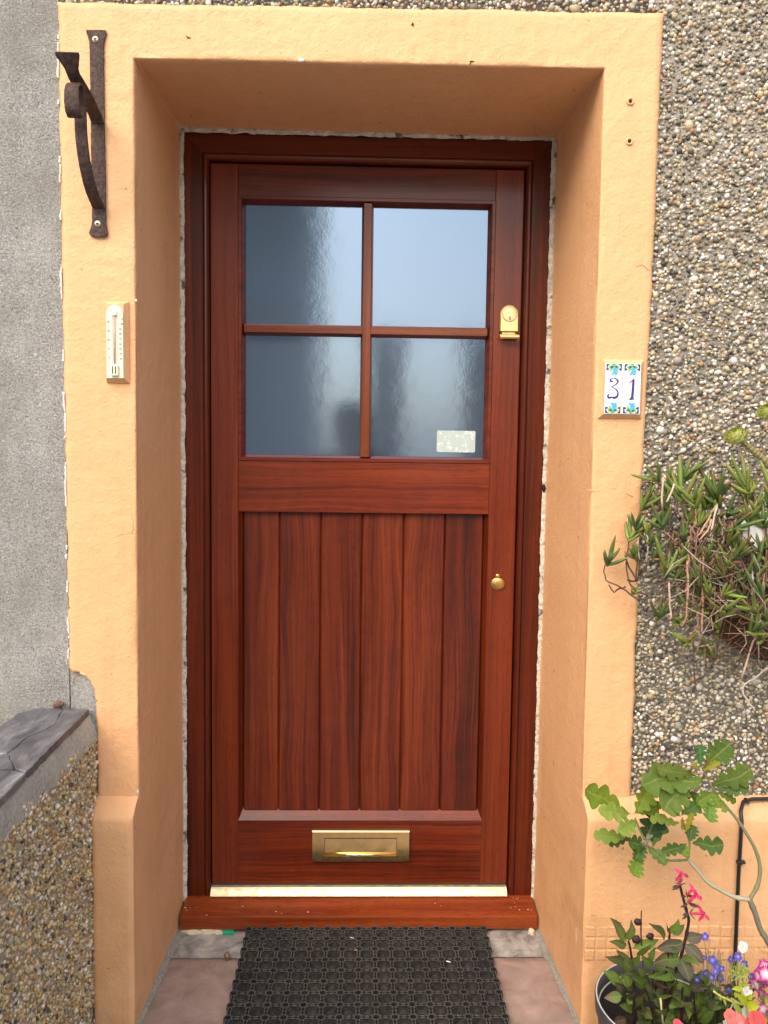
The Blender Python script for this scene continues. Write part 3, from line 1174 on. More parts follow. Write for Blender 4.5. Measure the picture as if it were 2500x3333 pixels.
def bedf(a, b):
    y = -1.5 * a
    xe = max(-0.591, -0.590 - 0.033 * y - 0.002) if y > -0.42 else -0.577
    x0 = XR + 0.0035
    return (x0 + (xe - x0) * b ** 1.6 + 0.002 * nz(y * 60, b * 3, 9), y, 0.630 + (0.688 - 0.630) * b + 0.006 * (1 - b) * nz(y * 70, 1, 4))
bd.grid(bedf, 160, 8)
bd.build('mortar_bed', M['mortar_pale'], low)


def slate(out, name='coping_slab'):
    """outline in (x, y), rough top, 14 mm thick"""
    m = MB()
    pts = resample(out + [out[0]], 0.012)[:-1]
    n = len(pts)
    cx, cy = sum(p.x for p in pts) / n, sum(p.y for p in pts) / n
    rings = []
    for s, dz in ((1.0, -0.014), (1.0, -0.002), (0.985, 0.0), (0.85, 0), (0.6, 0), (0.3, 0), (0.03, 0)):
        ring = []
        for p in pts:
            x, y = cx + (p.x - cx) * s, cy + (p.y - cy) * s
            j = 0.003 * nz(p.x * 45, p.y * 45, 1) if s > 0.95 else 0
            z = zc(y) + 0.010 + dz + 0.0025 * nz(x * 12, y * 12, 3) + 0.0012 * nz(x * 45, y * 30, 8)
            ring.append((x + j, y + j, z))
        rings.append(ring)
    vs = [p for r in rings for p in r]
    fs = [(i * n + k, i * n + (k + 1) % n, (i + 1) * n + (k + 1) % n, (i + 1) * n + k) for i in range(len(rings) - 1) for k in range(n)]
    fs.append(tuple((len(rings) - 1) * n + k for k in range(n)))
    fs.append(tuple(range(n))[::-1])
    m.add(vs, fs, False)
    return m.build(name, M['slate'], low)


def cp(*uv):
    return [tuple(at(u, v, z=0.70))[:2] for u, v in uv]


CRK = cp((219, 2294), (203, 2315), (188, 2333), (182, 2357), (140, 2378), (86, 2401), (29, 2451))
slate([(-0.5895, -0.002)] + [(x + .0008, min(y, -0.002)) for x, y in CRK] + cp((36, 2478), (46, 2499), (84, 2512)) + [(-0.5832, -0.17)])
slate([(x - .0008, min(y, -0.002)) for x, y in CRK] + cp((-70, 2460)) + cp((-70, 2412), (0, 2363), (62, 2320), (110, 2306))+ [(-0.690, -0.002)])
slate(cp((28, 2453), (35, 2480), (43, 2500), (0, 2504), (-70, 2500), (-70, 2463)))
y3 = cp((84, 2515))[0][1]
slate([cp((86, 2515))[0]] + cp((46, 2506), (0, 2508), (-70, 2504)) + [(-0.79, y3), (-0.79, -0.80), (-0.566, -0.80), (-0.5745, -0.45)])
slate([(-0.566, -0.804), (-0.79, -0.804), (-0.79, -1.5), (-0.566, -1.5)])
st = MB()
st.ellipsoid((-0.652, -0.006, 0.7095), (0.012, 0.008, 0.008), sub=2, jit=0.7)
o = st.build('brick_fragment', plain('broken brick', (0.22, 0.12, 0.085), 0.9, var=0.6, bump=0.8, bscale=120))
tag(o, 'small broken red brick fragment on the slate coping in the wall corner', 'rubble')

# ------------------------------------------------------------------ door step, floor of the recess
sp = thing('doorstep', 'pinkish worn sandstone doorstep with a pale mortar strip behind it', 'step', (0, -0.1, -0.17))
m = MB()
m.grid(lambda a, b: (-0.50 + a, -0.42 + 0.628 * b, 0.0 + 0.0022 * nz(a * 6, b * 6, 2) + 0.0008 * nz(a * 40, b * 26, 6) - (0.004 if b > 0.985 else 0)), 120, 80)
m.box(-0.50, 0.50, -0.42, 0.208, -0.17, -0.005)
m.build('slab', M['slab'], sp)
m = MB()
def rub(a, b):
    x, y = -0.49 + 0.98 * a, 0.203 + 0.17 * b
    z = -0.003 + 0.005 * min(1, b * 2.2) + 0.006 * max(-0.4, nz(x * 17, y * 17, 4)) + 0.003 * nz(x * 60, y * 60, 2)
    return (x, y, z * (0.25 if b == 0 else (0.15 if -0.285 < x < 0.322 else 1)))
m.grid(rub, 170, 30)
m.build('mortar_strip', M['rubble'], sp)
for sg, xf in ((-1, lambda y: -0.4875 + 0.0445 * y), (1, lambda y: 0.489 - 0.058 * y)):
    m = MB()
    def fil(a, b, sg=sg, xf=xf):
        y = -0.044 + 0.404 * a
        w = 0.016 + 0.006 * nz(y * 18, sg, 1)
        return (xf(y) - sg * w * (1 - b) + sg * 0.004, y, 0.001 + (0.015 + 0.004 * nz(y * 25, sg, 6)) * b * b + 0.0006)
    m.grid(fil, 90, 6)
    m.build('mortar_fillet', M['mortar'], sp)


# ------------------------------------------------------------------ door frame
fr = bpy.data.objects.new('door_frame', None)
COL.objects.link(fr)
fr.empty_display_size = 0.05
fr.parent = house
WLOC[fr.name] = Vector((0, D + 0.04, 0.01))
fr.location = WLOC[fr.name] - WLOC[house.name]
fr['label'] = 'dark red varnished hardwood door frame with sill set in the orange reveal'
# jamb section: face, bead, groove, rebate  (offset from outer edge, y)
JS = [(0.0, 0.09), (0.0, 0.001), (0.0012, 0.0), (0.046, 0.0), (0.0475, 0.0025), (0.049, 0.0), (0.052, -0.0016), (0.056, -0.001), (0.0595, 0.0025), (0.0615, 0.007), (0.0620, 0.013), (0.0620, 0.028), (0.072, 0.028), (0.072, 0.09)]


def sweep_sec(path, name, mat):
    """path = list of (x, z, inward dir x, inward dir z)"""
    m = MB()
    vs = []
    for x, z, dx, dz in path:
        vs.append([(x + dx * o_, D + y, z + dz * o_) for o_, y in JS])
    w = len(JS)
    flat = [p for r in vs for p in r]
    fs = [(i * w + j, i * w + j + 1, (i + 1) * w + j + 1, (i + 1) * w + j) for i in range(len(vs) - 1) for j in range(w - 1)]
    m.add(flat, fs, False)
    return m.build(name, mat, fr)


HT = 2.0535
# jambs run up to a butt joint under the head; mitred bead via the sweep
sweep_sec([(-0.465, 0.052, 1, 0), (-0.465, 0.11, 1, 0), (-0.465, HT, 1, -1.0)], 'jamb', M['wood_frame'])
sweep_sec([(0.465, 0.052, -1, 0), (0.465, 0.11, -1, 0), (0.465, HT, -1, -1.0)], 'jamb', M['wood_frame'])
sweep_sec([(-0.465, HT, 1, -1), (0, HT, 0, -1), (0.465, HT, -1, -1)], 'head', M['wood_head'])
m = MB()
prof = [(0.46, 0.066), (D - 0.002, 0.0640), (0.304, 0.0475), (0.3005, 0.0455), (0.300, 0.043), (0.300, 0.0135), (0.302, 0.0115), (0.46, 0.0115)]
nx = 24
vs = []
for i in range(nx + 1):
    x = -0.468 + 0.9345 * i / nx
    vs += [(x, y + 0.0004 * nz(x * 30, y * 20, 1), z) for y, z in prof]
w = len(prof)
fs = [(i * w + j, i * w + (j + 1) % w, (i + 1) * w + (j + 1) % w, (i + 1) * w + j) for i in range(nx) for j in range(w)]
fs += [tuple(range(w)), tuple(nx * w + k for k in range(w))[::-1]]
m.add(vs, fs)
m.build('sill', M['wood_sill'], fr)
m = MB()
m.tube([(x, 0, 0) for x in (0, 1)], 0.1, 3)
m = MB()
pr_ = [(D + 0.012, 0.0655), (D - 0.009, 0.0655), (D - 0.0105, 0.067), (D - 0.0100, 0.069), (D - 0.0065, 0.0745), (D - 0.001, 0.0815), (D + 0.004, 0.0855), (D + 0.012, 0.0868)]
n = len(pr_)
m.add([(-0.4022, y, z) for y, z in pr_] + [(0.3972, y, z) for y, z in pr_], [(j, j + 1, n + j + 1, n + j) for j in range(n - 1)] + [tuple(range(n)), tuple(n + k for k in range(n))[::-1]])
m.build('threshold_bar', M['brass_satin'], fr)
m = MB()
m.box(-0.4022, 0.3972, D + 0.012, D + 0.03, 0.0845, 0.0925)
m.build('gap_shade', M['gap_shade_black'], fr)  # black strip paints in the shade of the gap above the bar
# white drips and smears of filler left on the sill corners
m = MB()
for k in range(24):
    sd = random.random()
    if sd < 0.45:
        x, y = 0.40 + 0.06 * random.random(), 0.31 + 0.055 * random.random()
    elif sd < 0.75:
        x, y = -0.462 + 0.06 * random.random() ** 1.5, 0.31 + 0.055 * random.random()
    else:
        x, y = random.uniform(-0.42, 0.44), 0.305 + 0.06 * random.random()
    z = 0.0475 + (y - 0.304) * 0.25
    r = random.uniform(0.0006, 0.0018)
    m.ellipsoid((x, y, z), (r * random.uniform(1, 2.2), r, 0.0005), sub=1)
m.build('filler_smear', M['white_stone'], fr)

# ------------------------------------------------------------------ the door
door = thing('door', 'red brown varnished hardwood door with four obscure glass panes above six vertical boards', 'door', (0, D + 0.03, 0.09))
Y0 = D + 0.010            # door face
B = 0.0012
def wood(x0, x1, y0, y1, z0, z1, name, mat, bev=B):
    k = MB()
    k.box(x0, x1, y0, y1, z0, z1, bev, 1)
    return k.build(name, mat, door)
XL, XRr = -0.4005, 0.3985
WL, WR, WB, WT = -0.3300, 0.3265, 1.235, 1.9065
wood(XL, WL - 0.0002, Y0, Y0 + 0.044, 0.0925, 1.9845, 'stile', M['wood_stile'])
wood(WR + 0.0002, XRr, Y0, Y0 + 0.044, 0.0925, 1.9845, 'stile', M['wood_stile'])
wood(WL, WR, Y0 + 0.0004, Y0 + 0.044, WT, 1.9845, 'top_rail', M['wood_rail'])
wood(WL, WR, Y0 + 0.0004, Y0 + 0.044, 1.101, WB, 'middle_rail', M['wood_rail'])
# bottom rail with the sloping weathered top
k = MB()
pf = [(Y0 + 0.0005, 0.0925), (Y0 + 0.0005, 0.2685), (Y0 + 0.0015, 0.2700), (Y0 + 0.0230, 0.2955), (Y0 + 0.044, 0.2955), (Y0 + 0.044, 0.0925)]
n = len(pf)
k.add([(WL, y, z) for y, z in pf] + [(WR, y, z) for y, z in pf], [(j, (j + 1) % n, n + (j + 1) % n, n + j) for j in range(n)] + [tuple(range(n)), tuple(n + q for q in range(n))[::-1]])
k.build('bottom_rail', M['wood_rail'], door)
# six tongued boards with V joints
JX = [WL + 0.010, -0.2248, -0.1147, -0.0060, 0.1048, 0.2132, WR - 0.010]
for a, b in zip(JX, JX[1:]):
    k = MB()
    yb, v = Y0 + 0.0155, 0.0042
    pf = [(a + 0.0004, yb + 0.020), (a + 0.0004, yb + v), (a + v, yb), (b - v, yb), (b - 0.0004, yb + v), (b - 0.0004, yb + 0.020)]
    n = len(pf)
    k.add([(x, y, 0.291) for x, y in pf] + [(x, y, 1.106) for x, y in pf], [(j, (j + 1) % n, n + (j + 1) % n, n + j) for j in range(n)] + [tuple(range(n)), tuple(n + q for q in range(n))[::-1]])
    k.build('board', M['wood_board'], door)
wood(WL - 0.02, WR + 0.02, Y0 + 0.036, Y0 + 0.043, 0.28, 1.12, 'light_leak_backing', M['wood_board'], 0)  # unseen backing added so no light leaks through beside the boards
# fillets closing the panel sides and top
for x0, x1, sg in ((WL, JX[0], 1), (JX[-1], WR, -1)):
    k = MB()
    xa, xb = (x0, x1) if sg > 0 else (x1, x0)
    k.add([(xa, Y0 + 0.0008, 0.271), (xb - sg * 0.001, Y0 + 0.0190, 0.292), (xb - sg * 0.001, Y0 + 0.0190, 1.0995), (xa, Y0 + 0.0008, 1.1008)], [(0, 1, 2, 3)])
    k.build('panel_moulding', M['wood_stile'], door)

# glazing: beads, bars, panes
def bead(x0, x1, z0, z1, name='glazing_bead'):
    k = MB()
    # frame of four mitred beads sloping in towards the glass
    o = [(x0, z0), (x1, z0), (x1, z1), (x0, z1)]
    def ring(d, y):
        return [(x0 + d, y, z0 + d), (x1 - d, y, z0 + d), (x1 - d, y, z1 - d), (x0 + d, y, z1 - d)]
    rs = [ring(0.0003, Y0 + 0.004), ring(0.0003, Y0 - 0.0016), ring(0.0078, Y0 - 0.0016), ring(0.0092, Y0 + 0.0006), ring(0.0150, Y0 + 0.0250), ring(0.0165, Y0 + 0.0262)]
    vs = [p for r in rs for p in r]
    fs = [(i * 4 + j, i * 4 + (j + 1) % 4, (i + 1) * 4 + (j + 1) % 4, (i + 1) * 4 + j) for i in range(len(rs) - 1) for j in range(4)]
    k.add(vs, fs)
    return k.build(name, M['wood_rail'], door)
bead(WL, WR, WB, WT)
VX, HZ = -0.0005, 1.5745
YG = Y0 + 0.0255
k = MB()
pf = [(-0.0155, YG + 0.002), (-0.0115, Y0 + 0.003), (-0.0095, Y0 - 0.0008), (0.0095, Y0 - 0.0008), (0.0115, Y0 + 0.003), (0.0155, YG + 0.002)]
n = len(pf)
k.add([(VX + x, y, WB + 0.013) for x, y in pf] + [(VX + x, y, WT - 0.013) for x, y in pf], [(j, j + 1, n + j + 1, n + j) for j in range(n - 1)])
k.build('glazing_bar', M['wood_bar'], door)
for xa, xb in ((WL + 0.0145, VX - 0.0105), (VX + 0.0105, WR - 0.0145)):
    k = MB()
    k.add([(xa, y + .0006, HZ + z) for z, y in pf] + [(xb, y + .0006, HZ + z) for z, y in pf], [(j, j + 1, n + j + 1, n + j) for j in range(n - 1)])
    k.build('glazing_bar', M['wood_barx'], door)
for xa, xb in ((WL + 0.0135, VX - 0.0135), (VX + 0.0135, WR - 0.0135)):
    for za, zb in ((HZ + 0.0135, WT - 0.0135), (WB + 0.0135, HZ - 0.0135)):
        k = MB()
        k.box(xa, xb, YG, YG + 0.006, za, zb)
        k.build('glass_pane', M['glass'], door)
k = MB()
cx0, cx1, cz0, cz1 = 0.1885, 0.2905, 1.2635, 1.3202
rr = 0.004
ol = []
for (cx, cz, a0) in ((cx1 - rr, cz1 - rr, 0), (cx0 + rr, cz1 - rr, 90), (cx0 + rr, cz0 + rr, 180), (cx1 - rr, cz0 + rr, 270)):
    for q in range(5):
        an = R(a0 + 22.5 * q)
        ol.append((cx + rr * math.cos(an), cz + rr * math.sin(an)))
k.prism(ol, YG - 0.0012, YG - 0.0001)
so = k.build('paper_label', M['sticker'], door)
so['label'] = 'blank pale blue grey label stuck low on the right pane'

# night latch pull plate
def arch(cx, z0, z1, hw, n=14):
    out = [(cx - hw, z0), (cx + hw, z0)]
    for q in range(n + 1):
        an = math.pi * q / n
        out.append((cx + hw * math.cos(an), z1 - hw + hw * math.sin(an)))
    return out
LX = 0.3668
k = MB()
k.prism(arch(LX, 1.5745, 1.6442, 0.0243), Y0 - 0.013, Y0 - 0.0002, 0.003)
lock = k.build('lock_pull', M['brass_lock'], door)
k = MB()
k.tube([(LX - 0.0245, Y0 - 0.019, 1.5615), (LX + 0.0245, Y0 - 0.019, 1.5615)], 0.0062, 14, smooth=False)
k.box(LX - 0.017, LX + 0.017, Y0 - 0.006, Y0 - 0.001, 1.5600, 1.5750)
k.build('pull_lip', M['brass_lock'], lock)
k = MB()
k.lathe([(0.0187, 0.0), (0.0187, 0.0008), (0.0178, 0.0016), (0.0001, 0.0019)], (LX + .0004, Y0 - 0.0131, 1.6195), (0, -1, 0), 32, False)
cyl = k.build('lock_cylinder', M['brass_face'], lock)
k = MB()
k.lathe([(0.0189, 0.0), (0.0196, 0.0)], (LX + .0004, Y0 - 0.0135, 1.6195), (0, -1, 0), 32)
k.build('cylinder_gap', M['black_hole'], lock)
k = MB()
k.lathe([(0.0078, 0.0), (0.0074, 0.0012), (0.0001, 0.0014)], (LX + .0004, Y0 - 0.0149, 1.6125), (0, -1, 0), 24, False)
k.build('key_plug', M['brass_satin'], lock)
k = MB()
k.prism([(LX - .0006, 1.6150), (LX + .0012, 1.6150), (LX + .0013, 1.6118), (LX + .0026, 1.6110), (LX + .0010, 1.6095), (LX + .0016, 1.6055), (LX - .0012, 1.6055), (LX - .0002, 1.6090), (LX - .0018, 1.6102), (LX - .0002, 1.6116)], Y0 - 0.0167, Y0 - 0.0160)
k.build('key_slot', M['black_hole'], lock)

# round keyhole cover
KX, KZ = 0.3556, 0.9170
k = MB()
k.lathe([(0.0166, 0.0), (0.0166, 0.0014), (0.0155, 0.0022), (0.0001, 0.0022)], (KX - 0.0018, Y0 - 0.0001, KZ), (0, -1, 0), 32)
k.lathe([(0.0060, 0.0), (0.0060, 0.0015), (0.0052, 0.0026), (0.0001, 0.0028)], (KX - 0.0012, Y0 - 0.0001, KZ + 0.0205), (0, -1, 0), 20)
ke = k.build('keyhole_escutcheon', M['brass_dull'], door)
k = MB()
k.lathe([(0.0158, 0.0), (0.0158, 0.0010), (0.0140, 0.0023), (0.0070, 0.0034), (0.0001, 0.0037)], (KX + 0.0022, Y0 - 0.0026, KZ + 0.0004), (0, -1, 0), 32)
k.box(KX - 0.0038, KX + 0.0026, Y0 - 0.0042, Y0 - 0.0028, KZ + 0.012, KZ + 0.021, 0.0005, 1)
k.lathe([(0.0026, 0.0), (0.0022, 0.0012), (0.0001, 0.0020)], (KX - 0.0010, Y0 - 0.0042, KZ + 0.0205), (0, -1, 0), 14)
k.build('swing_cover', M['brass_dull'], ke)

# letter plate
k = MB()
k.prism([(-0.1315, 0.1590), (0.1312, 0.1590), (0.1312, 0.2430), (-0.1315, 0.2430)], Y0 - 0.0085, Y0 - 0.0003, 0.0028)
k.v = [(x, y - (0.243 - z) * 0.050 if y < Y0 - 0.004 else y, z) for x, y, z in k.v]
lp = k.build('letter_plate', M['brass'], door)
k = MB()
k.box(-0.0985, 0.0972, Y0 - 0.0090, Y0 - 0.0086, 0.1795, 0.2245)
k.v = [(x, y - (0.243 - z) * 0.050, z) for x, y, z in k.v]
k.build('flap_gap', M['black_hole'], lp)
k = MB()
def flapf(a, b):
    x, z = -0.0972 + 0.1932 * a, 0.1800 + 0.0432 * b
    return (x, Y0 - 0.0098 - (0.243 - z) * 0.062 + 0.0004 * nz(x * 28, 1, z * 28), z)
k.grid(flapf, 40, 12)
k.tube([(-0.0975, Y0 - 0.0165, 0.1815), (0.0962, Y0 - 0.0165, 0.1815)], 0.0042, 12, smooth=True)
k.build('letter_flap', M['brass'], lp)

# ------------------------------------------------------------------ bits under and near the sill
m = MB()
def blob(c, r, jit=0.35, sub=3):
    k = MB()
    k.ellipsoid(c, r, sub=sub, jit=jit)
    return k
k = MB()
for cx, rx, rz in ((-0.437, 0.030, 0.011), (-0.400, 0.030, 0.0125), (-0.372, 0.020, 0.009)):
    k.ellipsoid((cx, 0.312, 0.0045), (rx, 0.018, rz * 0.85), sub=3, jit=0.4)
tag(k.build('foam_lump', M['foam']), 'cream lump of hardened foam squeezed under the left end of the door sill', 'foam')
k = MB()
k.ellipsoid((0.452, 0.298, 0.003), (0.009, 0.008, 0.014), sub=3, jit=0.3)
tag(k.build('foam_lump', M['foam']), 'small cream drip of foam under the right end of the door sill', 'foam')
k = MB()
k.box(-0.3565, -0.3275, 0.292, 0.340, 0.0030, 0.0112, 0.0015, 2)
tag(k.build('plastic_packer', M['green_plastic']), 'bright green plastic packing shim pushed under the door sill', 'shim')
p = at(739, 3112, z=0.012)
k = MB()
k.lathe([(0.0001, -0.008), (0.006, -0.006), (0.0082, 0), (0.0075, 0.004), (0.0045, 0.0075), (0.0001, 0.0085)], p, (0.1, -0.3, 1), 16)
tag(k.build('snail_shell', plain('brown snail shell', (0.20, 0.13, 0.085), 0.4, var=0.5)), 'tiny round brown shell on the mortar left of the doormat', 'shell')

# ------------------------------------------------------------------ rubber ring mat
mat = MB()
PX, NXm, NYm = 0.0408, 15, 10
MX0, MY1 = -0.2885, 0.3275
ZT = 0.0165
PXY = 0.0396
mat.col = (1, 1, 1)
def ringcell(cx, cy, n=16):
    lv = [(0.0188, ZT, 0), (0.0176, ZT, 0), (0.0172, ZT - 0.0045, .1), (0.0150, ZT - 0.0050, .5), (0.0146, ZT - 0.0095, .5), (0.0125, ZT - 0.0100, 1), (0.0121, 0.0036, 1), (0.0080, 0.0032, 1), (0.0078, 0.0004, 1)]
    vs, st_ = [], []
    for r, z, dd in lv:
        for q in range(n):
            an = 2 * math.pi * (q + .5) / n
            # octagonal upper rims easing to a circle lower down
            oc = 1.0 / max(abs(math.cos(an)), abs(math.sin(an)), (abs(math.cos(an)) + abs(math.sin(an))) * 0.74)
            kk = oc if r > 0.0145 else 1 + (oc - 1) * 0.3
            vs.append((cx + r * kk * math.cos(an), cy + r * kk * math.sin(an) , z))
            st_.append((dd, 0))
    fs = [(i * n + q, i * n + (q + 1) % n, (i + 1) * n + (q + 1) % n, (i + 1) * n + q) for i in range(len(lv) - 1) for q in range(n)]
    mat.add(vs, fs, False, None, st_)
for i in range(NXm):
    for j in range(NYm):
        ringcell(MX0 + (i + .5) * PX, MY1 - (j + .5) * PXY)
for i in range(NXm + 1):
    for j in range(NYm + 1):
        c = (MX0 + i * PX, MY1 - j * PXY, 0)
        mat.lathe([(0.0090, 0.0), (0.0090, ZT + 0.0004), (0.0070, ZT + 0.0004), (0.0068, 0.002), (0.0001, 0.002)], c, (0, 0, 1), 14, False)
        if i < NXm:
            for s in (-.0034, .0034):
                mat.box(c[0] + .008, c[0] + PX - .008, c[1] + s - .0011, c[1] + s + .0011, 0.0, ZT)
            mat.box(c[0] + .008, c[0] + PX - .008, c[1] - .0023, c[1] + .0023, 0.0, ZT - 0.006)
        if j < NYm:
            for s in (-.0034, .0034):
                mat.box(c[0] + s - .0011, c[0] + s + .0011, c[1] - PXY + .008, c[1] - .008, 0.0, ZT)
            mat.box(c[0] - .0023, c[0] + .0023, c[1] - PXY + .008, c[1] - .008, 0.0, ZT - 0.006)
mo = mat.build('doormat', M['rubber'], None, False)
for v in mo.data.vertices:      # rises over the mortar strip towards the sill
    if v.co.y > 0.18:
        v.co.z += 0.05 * (v.co.y - 0.18) * 0.9
    v.co.z += 0.001
tag(mo, 'black rubber ring doormat lying on the pink stone step', 'doormat')
for (u, v, ln, c_) in ((1460, 3130, 0.007, (0.75, 0.74, 0.7)), (1158, 3092, 0.006, (0.5, 0.25, 0.07)), (1145, 3052, 0.008, (0.4, 0.43, 0.5))):
    p = at(u, v, z=0.021)
    k = MB()
    k.ellipsoid(p, (ln, 0.0022, 0.0014), Euler((0, 0, random.uniform(-.8, .4))).to_matrix(), 1, jit=0.3)
    nm = {0: 'paint_flake', 1: 'dry_leaf', 2: 'foil_scrap'}[(1460, 1158, 1145).index(u)]
    lb = {'paint_flake': 'white paint flake lying on the black doormat', 'dry_leaf': 'orange brown curled scrap of leaf on the black doormat', 'foil_scrap': 'small grey scrap on the doormat against the sill'}[nm]
    tag(k.build(nm, plain(nm, c_, 0.6)), lb, 'litter')

# ------------------------------------------------------------------ rusty iron bracket
br = thing('iron_bracket', 'rusty hand forged iron bracket with curled strap screwed beside the doorway', 'bracket', (-0.555, 0, 1.9))
k = MB()
bar = [(2.1035, -0.5750, -0.5358), (2.0975, -0.5755, -0.5355), (2.091, -0.5725, -0.5375), (2.0815, -0.5692, -0.5408), (2.05, -0.5690, -0.5413), (2.0, -0.5688, -0.5414), (1.93, -0.5684, -0.5416), (1.85, -0.5688, -0.5408), (1.80, -0.5684, -0.5404), (1.7515, -0.5683, -0.5405), (1.722, -0.5690, -0.5405), (1.712, -0.5710, -0.5390), (1.702, -0.5752, -0.5374), (1.6975, -0.5735, -0.5390), (1.6945, -0.5680, -0.5430)]
bp = []
for (z, a, b), (z2, a2, b2) in zip(bar, bar[1:]):
    n = max(1, int((z - z2) / 0.006))
    for i in range(n):
        f = i / n
        bp.append((z + (z2 - z) * f, a + (a2 - a) * f, b + (b2 - b) * f))
bp.append(bar[-1])
vs = []
for z, a, b in bp:
    j1, j2 = 0.0011 * nz(z * 90, 1, 1), 0.0011 * nz(z * 90, 7, 1)
    row = [(a + j1, -0.001, z)]
    for q in range(5):
        f = q / 4
        row.append((a + j1 + (b + j2 - a - j1) * f, -0.0068 + (0.0012 if q in (0, 4) else 0) + 0.0007 * nz(z * 120, f * 4, 3), z))
    row.append((b + j2, -0.001, z))
    vs += row
w = 7
k.add(vs, [(i * w + j, i * w + j + 1, (i + 1) * w + j + 1, (i + 1) * w + j) for i in range(len(bp) - 1) for j in range(w - 1)] + [tuple(range(w)), tuple((len(bp) - 1) * w + j for j in range(w))], False)
k.build('back_bar', M['rust'], br)


def strap(pts, name, thick=0.0042):
    """flat iron strap; pts = [(y, z, x centre, width)] smoothed along its length"""
    P = []
    for i in range(len(pts) - 1):
        p0, p1, p2, p3 = [Vector(pts[max(0, min(len(pts) - 1, i + d))]) for d in (-1, 0, 1, 2)]
        for s in range(8):
            t = s / 8
            P.append(0.5 * ((2 * p1) + (p2 - p0) * t + (2 * p0 - 5 * p1 + 4 * p2 - p3) * t * t + (3 * p1 - p0 - 3 * p2 + p3) * t ** 3))
    P.append(Vector(pts[-1]))
    vs = []
    for i, p in enumerate(P):
        a, b = P[max(0, i - 1)], P[min(len(P) - 1, i + 1)]
        t = Vector((b[0] - a[0], b[1] - a[1])).normalized()
        n = Vector((-t.y, t.x)) * thick / 2
        h = p[3] / 2 * (1 + 0.05 * nz(i * 0.7, p[0] * 30, 2))
        e = 0.7
        vs += [(p[2] - h, p[0] + n.x * e, p[1] + n.y * e), (p[2] - h * .8, p[0] + n.x, p[1] + n.y), (p[2] + h * .8, p[0] + n.x, p[1] + n.y), (p[2] + h, p[0] + n.x * e, p[1] + n.y * e),
               (p[2] + h, p[0] - n.x * e, p[1] - n.y * e), (p[2] + h * .8, p[0] - n.x, p[1] - n.y), (p[2] - h * .8, p[0] - n.x, p[1] - n.y), (p[2] - h, p[0] - n.x * e, p[1] - n.y * e)]
    w = 8
    k = MB()
    k.add(vs, [(i * w + j, i * w + (j + 1) % w, (i + 1) * w + (j + 1) % w, (i + 1) * w + j) for i in range(len(P) - 1) for j in range(w)] + [tuple(range(w))[::-1], tuple((len(P) - 1) * w + j for j in range(w))], False)
    return k.build(name, M['rust'], br)


XB = -0.5545
strap([(-0.007, 1.921, XB, .026), (-0.016, 1.9285, XB, .026), (-0.066, 1.9440, XB, .026), (-0.1225, 1.9505, XB + .001, .026), (-0.139, 1.956, XB, .024), (-0.148, 1.962, XB, .026), (-0.155, 1.968, XB, .033), (-0.161, 1.974, XB - .001, .041), (-0.1655, 1.9785, XB - .001, .0435), (-0.1675, 1.9805, XB - .001, .040)], 'hook_arm')
strap([(-0.007, 1.753, XB, .025), (-0.0150, 1.757, XB, .025), (-0.0530, 1.7770, XB, .024), (-0.0855, 1.8160, XB, .023), (-0.1010, 1.860, XB, .023), (-0.1040, 1.9000, XB, .023), (-0.1085, 1.922, XB, .023), (-0.120, 1.940, XB, .024), (-0.1335, 1.9400, XB - .001, .025), (-0.1430, 1.9250, XB - .002, .026), (-0.1430, 1.9010, XB - .002, .027), (-0.1375, 1.887, XB - .002, .027), (-0.1260, 1.883, XB - .002, .027), (-0.1160, 1.891, XB - .002, .026)], 'curled_strap')
for z in (2.0848, 1.7201):
    c = Vector((-0.5565, -0.0072, z))
    k = MB()
    k.lathe([(0.0066, 0.0), (0.0064, 0.0008), (0.0050, 0.0020), (0.0001, 0.0028)], c, (0, -1, 0), 20)
    sc = k.build('screw', M['zinc'], br)
    k = MB()
    for an in (20, 110):
        d = Vector((math.cos(R(an)), 0, math.sin(R(an))))
        e = Vector((-d.z, 0, d.x))
        q = [c + d * 0.0033 + e * .0008, c + d * 0.0033 - e * .0008, c - d * 0.0033 - e * .0008, c - d * 0.0033 + e * .0008]
        k.add([p + Vector((0, -0.0031, 0)) for p in q] + [p + Vector((0, -0.0010, 0)) for p in q], [(0, 1, 2, 3), (0, 4, 5, 1), (1, 5, 6, 2), (2, 6, 7, 3), (3, 7, 4, 0)])
    k.build('screw_slot', M['black_hole'], sc)

# ------------------------------------------------------------------ thermometer
th = thing('wall_thermometer', 'cream wall thermometer with celsius and fahrenheit scale on an orange painted back board', 'thermometer', (-0.5198, 0, 1.48))
k = MB()
X0, X1, Z0, Z1 = -0.5432, -0.4962, 1.3965, 1.5635
o4 = [(X0, Z0), (X1, Z0), (X1, Z1), (X0, Z1)]
i4 = [(-0.5403, 1.4045), (-0.5035, 1.4045), (-0.5035, 1.5570), (-0.5403, 1.5570)]
k.add([(x, 0.003, z) for x, z in o4] + [(x, -0.003, z) for x, z in o4] + [(x, -0.0135, z) for x, z in i4],
      [(0, 1, 5, 4), (1, 2, 6, 5), (2, 3, 7, 6), (3, 0, 4, 7), (4, 5, 9, 8), (5, 6, 10, 9), (6, 7, 11, 10), (7, 4, 8, 11), (8, 9, 10, 11)])
k.build('back_board', M['paint'], th)
TX = -0.5215
k = MB()
k.prism(arch(TX, 1.4050, 1.5545, 0.0173), -0.0168, -0.0134, 0.0006)
sc = k.build('scale_plate', M['cream_plastic'], th)
k = MB()
k.box(TX - .0052, TX + .0052, -0.0212, -0.0166, 1.5325, 1.5410, 0.001, 2)
k.build('tube_clip', M['cream_plastic'], th)
k = MB()
k.tube([(TX, -0.0185, 1.4320), (TX, -0.0185, 1.5340)], 0.0016, 10)
k.build('glass_tube', M['red_spirit'], th)
k = MB()
